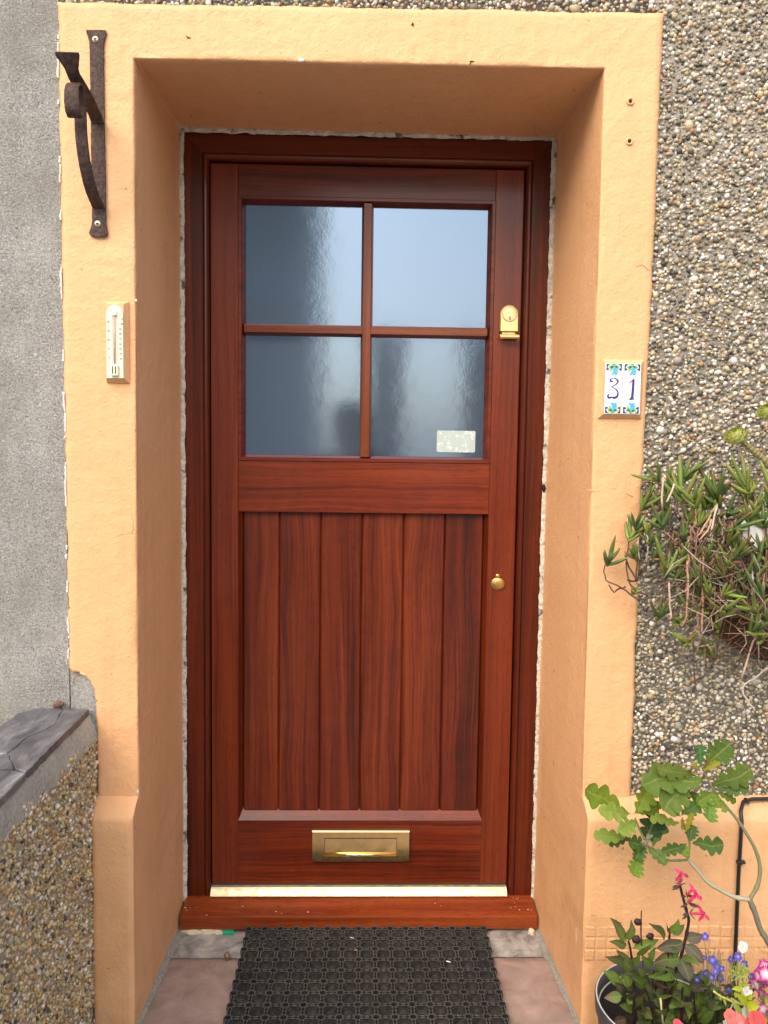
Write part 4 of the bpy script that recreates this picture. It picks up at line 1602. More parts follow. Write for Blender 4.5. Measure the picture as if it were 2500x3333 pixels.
k.box(TX - .0024, TX - .0016, -0.0175, -0.0167, 1.4320, 1.5330)
k.build('tube_groove', M['ink'], th)
k = MB()
k.box(TX - .0078, TX + .0078, -0.0228, -0.0166, 1.4090, 1.4325, 0.0018, 3)
bc = k.build('bulb_cover', M['cream_plastic'], th)
for dx in (-.0030, .0026):
    k = MB()
    k.box(TX + dx - .0011, TX + dx + .0011, -0.0231, -0.0226, 1.4135, 1.4285)
    k.build('cover_slot', M['black_hole'], bc)
k = MB()
zf = lambda c: 1.4465 + c * (1.5195 - 1.4465) / 40.0
for c in range(-5, 46):
    ln = .0068 if c % 10 == 0 else (.0050 if c % 5 == 0 else .0032)
    k.box(TX - .0030 - ln, TX - .0030, -0.01700, -0.0167, zf(c) - .00014, zf(c) + .00014)
for f in range(22, 118, 2):
    ln = .0058 if f % 10 == 0 else .0034
    z = zf((f - 32) / 1.8)
    k.box(TX + .0034, TX + .0034 + ln, -0.01700, -0.0167, z - .00013, z + .00013)
k.build('scale_marks', M['ink'], sc)


def text(s, size, x, y, z, mat, parent, name, ax='CENTER'):
    cu = bpy.data.curves.new(name, 'FONT')
    cu.body = s
    cu.size = size
    cu.align_x = ax
    cu.align_y = 'CENTER'
    cu.extrude = 0.0001
    to = bpy.data.objects.new(name + '_curve', cu)
    me = bpy.data.meshes.new_from_object(to)
    bpy.data.objects.remove(to)
    bpy.data.curves.remove(cu)
    for v in me.vertices:
        v.co = (x + v.co.x, y - v.co.z, z + v.co.y)
    me.materials.clear()
    me.materials.append(mat)
    me.name = name
    return link(bpy.data.objects.new(name, me), parent)


for c in (0, 10, 20, 30, 40):
    text(str(c), 0.0062, TX - .0098, -0.01705, zf(c), M['ink'], sc, 'scale_figure', 'RIGHT')
for f in range(30, 111, 10):
    text(str(f), 0.0056, TX + .0092, -0.01705, zf((f - 32) / 1.8), M['ink'], sc, 'scale_figure', 'LEFT')
text('C', 0.0055, TX - .0125, -0.01705, 1.5390, M['ink'], sc, 'scale_letter')
text('F', 0.0055, TX + .0115, -0.01705, 1.5390, M['ink'], sc, 'scale_letter')

# ------------------------------------------------------------------ house number tiles
hn = thing('house_number', 'two white glazed tiles painted with blue flowers reading 31 in an orange frame', 'house number', (0.541, 0, 1.40))
k = MB()
o4 = [(0.4945, 1.3370), (0.5875, 1.3370), (0.5895, 1.4620), (0.4965, 1.4620)]
i4 = [(0.5025, 1.3455), (0.5800, 1.3455), (0.5812, 1.4535), (0.5032, 1.4535)]
k.add([(x, 0.003, z) for x, z in o4] + [(x, -0.002, z) for x, z in o4] + [(x, -0.0120, z) for x, z in i4] + [(x, -0.0100, z) for x, z in i4],
      [(0, 1, 5, 4), (1, 2, 6, 5), (2, 3, 7, 6), (3, 0, 4, 7), (4, 5, 9, 8), (5, 6, 10, 9), (6, 7, 11, 10), (7, 4, 8, 11), (8, 9, 13, 12), (9, 10, 14, 13), (10, 11, 15, 14), (11, 8, 12, 15), (12, 13, 14, 15)])
k.build('tile_frame', M['paint'], hn)
NAVY, GRN, SKY, WHT = (0.030, 0.022, 0.22), (0.26, 0.56, 0.22), (0.07, 0.42, 0.80), (0.85, 0.85, 0.83)


def flat(k, pts, y, col):
    k.add([(x, y, z) for x, z in pts], [tuple(range(len(pts)))], False, col)


def leafpoly(x, z, ang, ln, wd):
    out = []
    for q in range(14):
        t = q / 7 if q <= 7 else (14 - q) / 7
        s = 1 if q <= 7 else -1
        h = wd * math.sin(math.pi * t) ** 0.8 * s
        a, b = ln * t, h
        out.append((x + a * math.cos(ang) - b * math.sin(ang), z + a * math.sin(ang) + b * math.cos(ang)))
    return out


def flowers(k, x0, x1, zedge, sgn):
    """painted border at the end of a tile: sgn=+1 hangs down from the top edge, -1 grows up from the bottom"""
    cx = (x0 + x1) / 2
    hw = (x1 - x0) / 2 - 0.0022
    Y = -0.01372
    zt = zedge - sgn * 0.0015
    flat(k, [(cx - hw, zt), (cx + hw, zt), (cx + hw, zt - sgn * .0150), (cx + hw * .55, zt - sgn * .0120), (cx, zt - sgn * .0085), (cx - hw * .55, zt - sgn * .0125), (cx - hw, zt - sgn * .0145)], Y, NAVY)
    c0 = (cx, zt - sgn * .0030)
    for a, ln, wd in ((200, .0140, .0036), (235, .0165, .0036), (-20, .0140, .0036), (-55, .0155, .0034)):
        an = R(a) if sgn > 0 else -R(a)
        flat(k, leafpoly(c0[0], c0[1], an, ln * 1.08, wd * 1.35), Y - .00018, WHT)
        flat(k, leafpoly(c0[0] + .0006 * math.cos(an), c0[1] + .0006 * math.sin(an), an, ln * .95, wd * .92), Y - .00036, GRN)
        flat(k, leafpoly(c0[0] + .003 * math.cos(an), c0[1] + .003 * math.sin(an), an, ln * .55, .0007), Y - .00050, (0.05, 0.22, 0.07))
    tl = [(0, -.0015), (.0045, -.0060), (.0075, -.0125), (.0065, -.0205), (.0048, -.0190), (.0030, -.0200), (-.0005, -.0180), (-.0042, -.0205), (-.0068, -.0205), (-.0060, -.0180), (-.0030, -.0125), (-.0025, -.0065)]
    flat(k, [(cx + x + .0008, c0[1] + sgn * z) for x, z in tl], Y - .00060, SKY)


def ribbon(k, pts, y, col, ox, oz, s):
    """brush stroke: pts = (x, z, width)"""
    P = []
    for i in range(len(pts) - 1):
        p0, p1, p2, p3 = [Vector(pts[max(0, min(len(pts) - 1, i + d))]) for d in (-1, 0, 1, 2)]
        for q in range(6):
            t = q / 6
            P.append(0.5 * ((2 * p1) + (p2 - p0) * t + (2 * p0 - 5 * p1 + 4 * p2 - p3) * t * t + (3 * p1 - p0 - 3 * p2 + p3) * t ** 3))
    P.append(Vector(pts[-1]))
    vs = []
    for i, p in enumerate(P):
        a, b = P[max(0, i - 1)], P[min(len(P) - 1, i + 1)]
        t = Vector((b[0] - a[0], b[1] - a[1])).normalized()
        n = Vector((-t.y, t.x)) * p[2] / 2
        for sg in (1, -1):
            vs.append((ox + (p[0] + sg * n.x) * s, y - 0.00002 * i / len(P), oz - (p[1] + sg * n.y) * s))
    k.add(vs, [(2 * i, 2 * i + 1, 2 * i + 3, 2 * i + 2) for i in range(len(P) - 1)], False, col)


for x0, x1, dg in ((0.5036, 0.5409, '3'), (0.5419, 0.5802, '1')):
    k = MB()
    k.box(x0, x1, -0.0136, -0.0102, 1.3462, 1.4528, 0.0009, 2)
    tl = k.build('number_tile', M['white_glaze'], hn)
    for ze, sg in ((1.4528, 1), (1.3462, -1)):
        k = MB()
        flowers(k, x0, x1, ze, sg)
        k.build('painted_flower', M['glaze'], tl, False)
    k = MB()
    s = 0.1206 / 1545.0 * 1.0
    s = 0.0000775
    if dg == '3':
        st3 = [(615, 762, 8), (575, 752, 40), (540, 742, 58), (530, 712, 46), (560, 680, 24), (625, 662, 18), (690, 690, 40), (738, 738, 50), (712, 800, 42), (650, 852, 26), (556, 890, 16)]
        ribbon(k, st3, -0.0140, NAVY, x0 + .0186 - 620 * s, 1.3995 + 945 * s, s)
        ribbon(k, [(556, 888, 16), (640, 930, 24), (710, 985, 40), (745, 1055, 44), (742, 1120, 50), (708, 1172, 62), (640, 1190, 62), (580, 1176, 42), (525, 1192, 58), (482, 1180, 52), (474, 1135, 46), (510, 1092, 12)], -0.0141, NAVY, x0 + .0186 - 620 * s, 1.3995 + 945 * s, s)
    else:
        ribbon(k, [(985, 795, 6), (1040, 765, 22), (1095, 722, 34), (1142, 672, 22)], -0.0141, NAVY, x0 + .0195 - 1090 * s, 1.3995 + 945 * s, s)
        ribbon(k, [(1140, 670, 26), (1128, 760, 62), (1122, 900, 72), (1115, 1060, 72), (1108, 1150, 72), (1102, 1195, 96), (1098, 1226, 140), (1098, 1232, 140)], -0.0140, NAVY, x0 + .0195 - 1090 * s, 1.3995 + 945 * s, s)
    k.build('numeral', M['glaze'], tl, False)

# ------------------------------------------------------------------ black cable along the plinth
cb = thing('cable', 'thin black cable clipped along the plinth ledge and down the orange plinth', 'cable', (0.82, -0.05, 0.11))
k = MB()
pts = [(1.7, -0.012, 0.509), (0.95, -0.014, 0.5085), (0.862, -0.016, 0.508), (0.838, -0.022, 0.505), (0.824, -0.040, 0.493), (0.8205, -0.0530, 0.474), (0.8200, -0.0535, 0.44), (0.8190, -0.0530, 0.36), (0.8195, -0.0530, 0.25), (0.8185, -0.0560, 0.16), (0.8180, -0.0530, 0.05), (0.818, -0.053, -0.16)]
k.tube(pts, 0.0041, 10)
k.build('sheath', M['cable'], cb)
for (x, y, z, ver) in ((0.8195, -0.053, 0.383, 1), (0.845, -0.020, 0.506, 0)):
    k = MB()
    if ver:
        k.box(x - .0055, x + .0055, y - .0052, y + .006, z - .004, z + .004, .0015, 2)
        k.box(x + .005, x + .0135, y - .0010, y + .006, z - .0032, z + .0032, .001, 1)
        k.lathe([(0.0026, 0.0), (0.0022, .0022), (0.0001, .0028)], (x + .0105, y - .001, z), (0, -1, 0), 10)
    else:
        k.box(x - .004, x + .004, y - .0055, y + .0055, z - .004, z + .0052, .0015, 2)
        k.lathe([(0.0030, 0.0), (0.0026, .003), (0.0001, .0038)], (x + .002, y - .004, z - .002), (0, -1, 0), 10)
    k.build('cable_clip', M['cable'], cb)

# ------------------------------------------------------------------ plants
def jit(c, a=0.12):
    k = 1 + random.uniform(-a, a)
    return tuple(max(0, x * k * (1 + random.uniform(-a, a) * .5)) for x in c)


def leaf(k, base, tip, width, kind, col, bend=0.08, fold=0.22, tipcol=None, up=0.55, twist=0.0):
    base, tip = Vector(base), Vector(tip)
    d = tip - base
    L = d.length
    view = Vector((random.uniform(-.25, .25), -1, up + random.uniform(-.2, .2))).normalized()
    dn = d / L
    n = (view - dn * view.dot(dn))
    if n.length < .05:
        n = dn.orthogonal()
    n.normalize()
    side = dn.cross(n)
    if twist:
        rot = Matrix.Rotation(twist, 3, dn)
        n, side = rot @ n, rot @ side
    nl, nw = (44, 3) if kind == 'oak' else (16, 2)
    ph = random.random()
    ph2 = ph + random.uniform(.25, .6)
    NL = random.uniform(3.4, 4.6)
    sw = random.random() * 9

    def half(t, sg):
        if kind == 'oak':
            x = max(0.0, (t - 0.07) / 0.93)
            if x <= 0:
                return 0.022
            env = (x ** 0.85) * ((1 - x) ** 0.42) * 1.92
            lob = (0.40 + 0.64 * abs(math.sin(math.pi * (NL * x ** .9 + (ph if sg > 0 else ph2)))) ** 0.6) * (1 + .25 * nz(x * 5, sg * 3 + sw, 2)) + .03 * abs(math.sin(math.pi * NL * 2.6 * x + ph2))
            if x > .9:
                lob = max(lob, .8)
            return max(0.022, env * lob)
        if kind == 'lance':
            x = max(0.0, (t - 0.05) / 0.95)
            e = math.sin(math.pi * x ** 0.8) ** 0.85 * (1 - .25 * x)
            e *= 1 + (0.09 if int(t * nl) % 2 else -0.02)
            return max(0.03 if t < .95 else 0.0, e * 1.05)
        if kind == 'round':
            x = max(0.0, (t - 0.06) / 0.94)
            return max(0.03, math.sin(math.pi * x ** 0.75) ** 0.62)
        return max(0.02, math.sin(math.pi * t))
    vs, st, cs = [], [], []
    for i in range(nl + 1):
        t = i / nl
        c = base + d * t + n * (L * bend * 4 * t * (1 - t))
        cur = 0.07 * L * nz(t * 2.2, sw, 1)
        for j in range(-nw, nw + 1):
            s = j / nw
            h = half(t, s) * width / 2
            p = c + side * (s * h + cur) + n * (fold * h * (abs(s) - .4) + 0.10 * width * nz(t * 4 + sw, s * 1.6, 3) * abs(s))
            vs.append(p)
            st.append((t, 0.5 + 0.5 * s))
            if tipcol:
                f = max(0, min(1, (t - .35) * 1.1 + .5 * (abs(s) > .9) + .5 * nz(t * 3, s * 2, sw)))
                cs.append(tuple(a + (b - a) * f for a, b in zip(col, tipcol)))
            else:
                cs.append(col)
    w = 2 * nw + 1
    fs = [(i * w + j, i * w + j + 1, (i + 1) * w + j + 1, (i + 1) * w + j) for i in range(nl) for j in range(w - 1)]
    return k.add(vs, fs, True, cs, st)


def finger(k, base, tip, r, col, tipcol, bow):
    """plump three sided succulent leaf"""
    base, tip = Vector(base), Vector(tip)
    d = tip - base
    o = d.orthogonal().normalized()
    pts, rr = [], []
    for i in range(8):
        t = i / 7
        pts.append(base + d * t + Vector(bow) * (t * t) * d.length)
        rr.append(r * (0.62 + 0.6 * math.sin(math.pi * min(1, t * .95 + .08)) ** .8) * (1 if t < .84 else (1 - ((t - .84) / .16) ** 2 * .75)))
    b = len(k.v)
    k.tube(pts, rr, 5, True, True)
    nn = len(k.v) - b
    for q in range(nn):
        t = (q // 5) / 7
        f = max(0, (t - .55) / .45) * .8
        k.c[b + q] = tuple(a + (c - a) * f for a, c in zip(col, tipcol))


# --- ice plant in a coir lined wall basket
YB = -0.09
bs = thing('hanging_basket', 'half round wall basket with brown coir liner hidden under trailing succulents', 'basket', (0.86, -0.06, 0.80))
k = MB()
bc_ = Vector((0.885, 0.004, 0.985))
def basketf(a, b):
    an = math.pi * (a)
    r = 0.150 * math.sin(math.pi / 2 * min(1, b * 1.05)) ** .7
    z = -0.165 + 0.165 * b ** 1.3
    j = 0.034 * nz(a * 5, b * 4, 3) + 0.012 * nz(a * 18, b * 14, 7)
    return (bc_.x + (r + j) * math.cos(an) * 1.02, bc_.y - (r + j) * math.sin(an) * .78, bc_.z + z + j * .5)
k.grid(basketf, 40, 24)
k.build('coir_liner', M['coir'], bs)
k = MB()
k.grid(lambda a, b: (bc_.x + 0.135 * b * math.cos(math.pi * a), bc_.y - 0.10 * b * math.sin(math.pi * a), bc_.z - 0.016 + 0.010 * nz(a * 9, b * 6, 2)), 24, 8)
k.build('soil', M['soil'], bs)
k = MB()
for q in range(420):       # loose fibres
    a, b = random.random(), random.uniform(.2, 1)
    p = Vector(basketf(a, b))
    d = Vector((random.uniform(-1, 1), random.uniform(-.8, .1), random.uniform(-.8, .6))) * 0.011
    k.tube([p, p + d * .6 + Vector((0, -.004, 0)), p + d], 0.00035, 3, False)
k.build('coir_fibre', M['coir'], bs)

ip = thing('ice_plant', 'trailing ice plant with finger shaped green leaves on bare pinkish stems', 'succulent', (0.84, -0.08, 0.86))
Z6 = lambda x, y: (1800 + .4294 * x, 1450 + .4294 * y)
CL6 = [(800, 275, 1), (960, 282, .9), (985, 430, 1.25), (1245, 425, 1.25), (1480, 362, 1.25), (875, 500, .9), (665, 500, .95), (630, 640, .9), (570, 725, .9), (415, 912, .85), (830, 640, 1.1), (705, 670, .8), (1035, 595, .9), (1310, 650, 1.2), (1460, 440, .7), (750, 855, .95), (635, 875, .7), (850, 1015, 1.3), (975, 890, .7), (1005, 1075, 1.1), (1115, 1080, 1.0), (1205, 1110, .8), (1290, 1305, 1.1), (1345, 1310, .9), (1330, 935, .9), (1430, 1065, 1.1), (1460, 770, 1.4), (1575, 800, 1.2), (1305, 820, .9), (800, 1322, .95), (915, 1345, .7), (1060, 1285, .8), (1095, 1585, .8), (1225, 1605, 1.0), (1255, 1400, .7), (1500, 1430, .9), (1595, 1470, .9), (1585, 1180, 1.0), (1420, 1190, .9), (1550, 985, 1.0), (1205, 720, .8), (1395, 830, 1.0), (1160, 480, 1.1), (1085, 470, .9), (1030, 1500, .9), (1090, 620, .8), (860, 360, .8), (1230, 560, .8), (1380, 600, 1.0), (1600, 620, 1.0), (1500, 900, .9), (1280, 1000, .8), (1180, 880, .7), (1330, 760, .9), (1620, 1330, .9), (1530, 1270, .8), (740, 760, .7), (600, 1130, .4), (1640, 900, 1.1), (1620, 450, .9)]
for q in range(12):
    CL6.append((random.uniform(760, 1640), random.uniform(330, 1250), random.uniform(.6, 1.1)))
for q in range(34):
    an = random.random()
    CL6.append((1640 + 520 * random.random(), 420 + 1000 * random.random(), random.uniform(.7, 1.25)))
GREENS = [(0.165, 0.240, 0.055), (0.115, 0.190, 0.050), (0.22, 0.29, 0.07), (0.095, 0.165, 0.055)]
stm = MB()
heart = Vector((0.89, -0.07, 0.95))
for qi, (x, y, sc_) in enumerate(CL6):
    u, v = Z6(x, y)
    dep = -0.035 - 0.11 * max(0.0, min(1, (u - 1990) / 420)) * random.uniform(.35, 1.0)
    b = at(u, v, y=dep)
    k = MB()
    nl = random.randint(4, 7)
    base_an = random.uniform(0, 6)
    g0 = random.choice(GREENS)
    lean = Vector((random.uniform(-.5, .5), random.uniform(-.5, .1), 1)).normalized()
    if y > 1200 or random.random() < .15:
        lean = Vector((random.uniform(-.9, .6), -.5, random.uniform(.2, .9))).normalized()
    l1 = lean.orthogonal().normalized()
    l2 = lean.cross(l1)
    for q in range(nl):
        an = base_an + 2.4 * q + random.uniform(-.4, .4)
        sp_ = random.uniform(.25, 1.25) * (1.2 - .5 * q / nl)
        d = (lean + (l1 * math.cos(an) + l2 * math.sin(an)) * sp_).normalized()
        ln = 0.047 * sc_ * random.uniform(.6, 1.25)
        tc_ = (0.24, 0.10, 0.04) if random.random() < .4 else (0.20, 0.25, 0.06)
        finger(k, b + lean * (.0035 * q * sc_), b + lean * (.0035 * q * sc_) + d * ln, 0.0034 * (0.75 + .3 * sc_) * random.uniform(.85, 1.15), jit(g0, .2), tc_, tuple(lean * .22))
    if random.random() < .16:
        an = random.uniform(0, 6)
        finger(k, b, b + Vector((math.cos(an) * .02, math.sin(an) * .015, -.006)), 0.0026, (0.33, 0.15, 0.08), (0.40, 0.11, 0.07), (0, 0, .3))
    k.build('leaf_cluster', M['succulent'], ip)
    if x < 700:
        continue
    # its stem back to the basket
    tgt = heart + Vector((random.uniform(-.10, .10), random.uniform(-.03, .04), random.uniform(-.04, .01)))
    if y > 1150:
        tgt = b + Vector((random.uniform(-.01, .04), .012, random.uniform(.10, .20)))
    elif y < 700 and random.random() < .6:
        tgt = b + Vector((random.uniform(-.012, .03), .01, -random.uniform(.06, .11)))
    mid = b.lerp(tgt, .5) + Vector((random.uniform(-.012, .012), -.012, random.uniform(-.025, .004)))
    pts = []
    o_ = random.random() * 30
    for i in range(13):
        t = i / 12
        p = b * (1 - t) ** 2 + mid * 2 * t * (1 - t) + tgt * t * t
        p += Vector((nz(t * 5, o_, 1), nz(t * 5, o_, 5) * .5, nz(t * 5, o_, 9))) * 0.007 * min(1, t * 4)
        p.y = min(p.y, -0.012)
        pts.append(p)
    pal = random.choice([(0.50, 0.40, 0.36), (0.34, 0.16, 0.10), (0.13, 0.075, 0.05), (0.42, 0.22, 0.15), (0.60, 0.55, 0.52)])
    stm.tube(pts, [0.0013 + .0010 * i / 12 for i in range(13)], 5, True, True, pal)
# the dark wiry branch reaching across the orange jamb
for path in ([(395, 905), (385, 960), (400, 1020), (450, 1045), (520, 1080), (580, 1125), (640, 1165), (760, 1150)], [(575, 735), (560, 830), (555, 900), (570, 1000), (590, 1060), (640, 1110), (720, 1140)], [(545, 830), (560, 880), (600, 960), (640, 1030)], [(640, 880), (630, 960), (640, 1020), (600, 1030), (565, 1020)], [(425, 1055), (465, 1115), (500, 1085), (550, 1070)], [(660, 515), (650, 640), (640, 760), (655, 860)]):
    dk = (0.085, 0.05, 0.035) if path[0][0] != 660 else (0.55, 0.42, 0.36)
    P = [at(*Z6(x, y), y=-0.035 - .006 * i) for i, (x, y) in enumerate(path)]
    Q = []
    for a, b in zip(P, P[1:]):
        Q += [a, a.lerp(b, .5) + Vector((random.uniform(-.0015, .0015), 0, random.uniform(-.0015, .0015)))]
    Q.append(P[-1])
    stm.tube(Q, [0.0014 + 0.0009 * i / len(Q) for i in range(len(Q))], 6, True, True, dk)
for q in range(170):      # tangle of dry stems over the basket
    u, v = 2215 + 285 * random.random() ** .8, 1730 + 380 * random.random()
    p = at(u, v, y=-0.06 - .09 * random.random())
    d = Vector((random.uniform(-1, 1), random.uniform(-.4, .3), random.uniform(-1, .7))).normalized() * random.uniform(.03, .09)
    m_ = p + d * .5 + Vector((random.uniform(-.01, .01), -.008, random.uniform(-.012, .012)))
    stm.tube([p, p.lerp(m_, .5), m_, m_.lerp(p + d, .6), p + d], [.0008, .0011, .0012, .001, .0007], 4, True, True, random.choice([(0.14, 0.07, 0.04), (0.20, 0.12, 0.08), (0.09, 0.05, 0.03), (0.42, 0.33, 0.28)]))
for path in ([(1145, 800), (1140, 930), (1132, 1080), (1135, 1250), (1130, 1470)], [(1020, 850), (1025, 1000), (1020, 1180), (1015, 1290), (980, 1370)], [(880, 1040), (885, 1150), (892, 1250), (890, 1320)], [(1350, 940), (1352, 1050), (1345, 1170)], [(1580, 1240), (1530, 1450), (1475, 1620), (1430, 1760)], [(1590, 930), (1592, 1050), (1585, 1170)], [(1630, 1680), (1560, 1740), (1480, 1790), (1440, 1830), (1445, 1890), (1490, 1960), (1530, 2010)], [(830, 470), (825, 380), (835, 240)], [(1245, 440), (1180, 560), (1120, 660), (1050, 720)], [(1200, 560), (1170, 650), (1110, 720)], [(1245, 450), (1210, 600), (1190, 690)], [(920, 290), (880, 390), (860, 430)]):
    P = [at(*Z6(x, y), y=-0.10) for x, y in path]
    if path[0][0] == 1630:
        P = [at(*Z6(x, y), y=-0.04) for x, y in path]
    Q = []
    for a, b in zip(P, P[1:]):
        Q += [a, a.lerp(b, .5) + Vector((random.uniform(-.002, .002), 0, 0))]
    Q.append(P[-1])
    stm.tube(Q, 0.0021, 6, True, True, random.choice([(0.62, 0.52, 0.47), (0.52, 0.30, 0.20), (0.60, 0.42, 0.34)]))
so = stm.build('bare_stem', M['stem'], ip)

# --- tree houseleek rosettes on scaly stems
ae = thing('tree_houseleek', 'yellow green tree houseleek with cupped rosettes on scaly stems above the ice plant', 'succulent', (0.88, -0.10, 0.86))
for (u, v, r, path, yd) in ((2397, 1422, 0.0215, [(2410, 1432), (2445, 1462), (2480, 1490), (2530, 1540), (2545, 1640)], -0.09),
                            (2428, 1588, 0.0215, [(2440, 1600), (2460, 1628), (2480, 1660), (2494, 1700), (2500, 1760)], -0.085),
                            (2503, 1343, 0.0205, [(2512, 1355), (2545, 1400), (2560, 1480), (2560, 1600)], -0.11)):
    c = at(u, v, y=yd)
    ax = Vector((-.50, -.40, .72)).normalized()
    a1 = ax.orthogonal().normalized()
    a2 = ax.cross(a1)
    k = MB()
    for q in range(34):
        an = q * 2.39996
        f = (q + 1) / 34
        rr = r * (0.14 + 0.92 * f)
        out = a1 * math.cos(an) + a2 * math.sin(an)
        b = c - ax * (r * 0.55 * f) + out * rr * 0.35
        tip = c + ax * (r * (0.85 - 0.55 * f ** 2)) + out * rr
        wd = r * (0.35 + 0.75 * f)
        tang = ax.cross(out).normalized()
        vs, cs = [], []
        colq = jit((0.50, 0.53, 0.17) if f > .35 else (0.42, 0.48, 0.14), .12)
        for i in range(6):
            t = i / 5
            ctr = b.lerp(tip, t) + out * (r * .22 * math.sin(math.pi * t * .9))
            for j in (-2, -1, 0, 1, 2):
                hw = wd / 2 * (0.55 + .55 * math.sin(math.pi * min(1, t * .72 + .1))) * (1 if t < 1 else .45)
                vs.append(ctr + tang * hw * j / 2 - out * abs(j) * r * .05 * (1 if f > .2 else .4))
                e = 1.25 if (i == 5 or abs(j) == 2) else 1
                cs.append(tuple(x * e for x in colq))
        k.add(vs, [(i * 5 + j, i * 5 + j + 1, (i + 1) * 5 + j + 1, (i + 1) * 5 + j) for i in range(5) for j in range(4)], True, cs)
    k.build('rosette', M['succulent'], ae)
    k = MB()
    P = [at(x, y, y=yd + .012) for x, y in path]
    Q = []
    for a, b in zip(P, P[1:]):
        for i in range(7):
            Q.append(a.lerp(b, i / 7))
    k.tube(Q, [0.0062 + (0.0011 if i % 2 else -.0003) for i in range(len(Q))], 8, True, False, (0.26, 0.23, 0.10))
    k.build('scaly_stem', M['stem'], ae)
k = MB()
p = at(2462, 1712, y=-0.125)
k.prism([(p.x + x, p.z + z) for x, z in ((-.030, -.030), (-.027, .002), (-.012, .022), (.010, .030), (.024, .030), (.040, .012), (.055, .0), (.055, -.045), (.0, -.05))], -0.135, -0.115, 0.006)
ws = k.build('quartz_stone', M['white_stone'])
tag(ws, 'flat white quartz stone standing among the ice plant leaves', 'stone')

# --- oak seedling
oak = thing('oak_seedling', 'oak seedling with lobed green leaves on a forked grey twig', 'oak seedling', (0.95, -0.20, 0.02))
Z8 = lambda x, y: (1850 + .3918 * x, 2400 + .3918 * y)
Z7 = lambda x, y: (1800 + .4444 * x, 2350 + .4444 * y)
YO = -0.16
def twig(path, r0, r1, y0, y1, col, name='twig', par=None, f=Z7):
    n = len(path)
    P = [at(*f(x, y), y=y0 + (y1 - y0) * i / (n - 1)) for i, (x, y) in enumerate(path)]
    Q = []
    for i in range(n - 1):
        p0, p1, p2, p3 = [P[max(0, min(n - 1, i + d))] for d in (-1, 0, 1, 2)]
        for s in range(5):
            t = s / 5
            Q.append(0.5 * ((2 * p1) + (p2 - p0) * t + (2 * p0 - 5 * p1 + 4 * p2 - p3) * t * t + (3 * p1 - p0 - 3 * p2 + p3) * t ** 3))
    Q.append(P[-1])
    k = MB()
    rr = [(r0 + (r1 - r0) * i / (len(Q) - 1)) * (1 + .12 * nz(i * .6, r0 * 900, 3) + (.25 if i % 9 == 4 else 0)) for i in range(len(Q))]
    k.tube(Q, rr, 8, True, True, col)
    return k.build(name, M['stem'], par)
BK = (0.20, 0.19, 0.12)
twig([(1690, 1900), (1640, 1740), (1575, 1610), (1520, 1520), (1480, 1400), (1440, 1300)], .0062, .0050, -0.20, -0.18, (0.16, 0.15, 0.11), 'trunk', oak)
twig([(1440, 1300), (1340, 1285), (1250, 1245), (1130, 1170), (1060, 1090), (985, 1000)], .0045, .0034, -0.18, YO, (0.36, 0.34, 0.24), 'twig', oak)
twig([(1440, 1300), (1500, 1190), (1515, 1060), (1480, 930), (1400, 790), (1330, 690), (1260, 610), (1210, 550), (1160, 470), (1110, 370), (1095, 330)], .0042, .0020, -0.18, YO, (0.20, 0.20, 0.11), 'twig', oak)
twig([(985, 1010), (910, 1015), (830, 1010), (740, 960), (690, 890), (640, 800), (600, 700)], .0024, .0016, YO, YO - .02, (0.17, 0.20, 0.09), 'twig', oak)
twig([(990, 1000), (1000, 900), (985, 830), (965, 770), (945, 700)], .0022, .0014, YO, YO - .005, (0.26, 0.24, 0.10), 'twig', oak)
DK, MD, LT, YL = (0.060, 0.125, 0.022), (0.140, 0.225, 0.028), (0.235, 0.325, 0.060), (0.34, 0.34, 0.045)
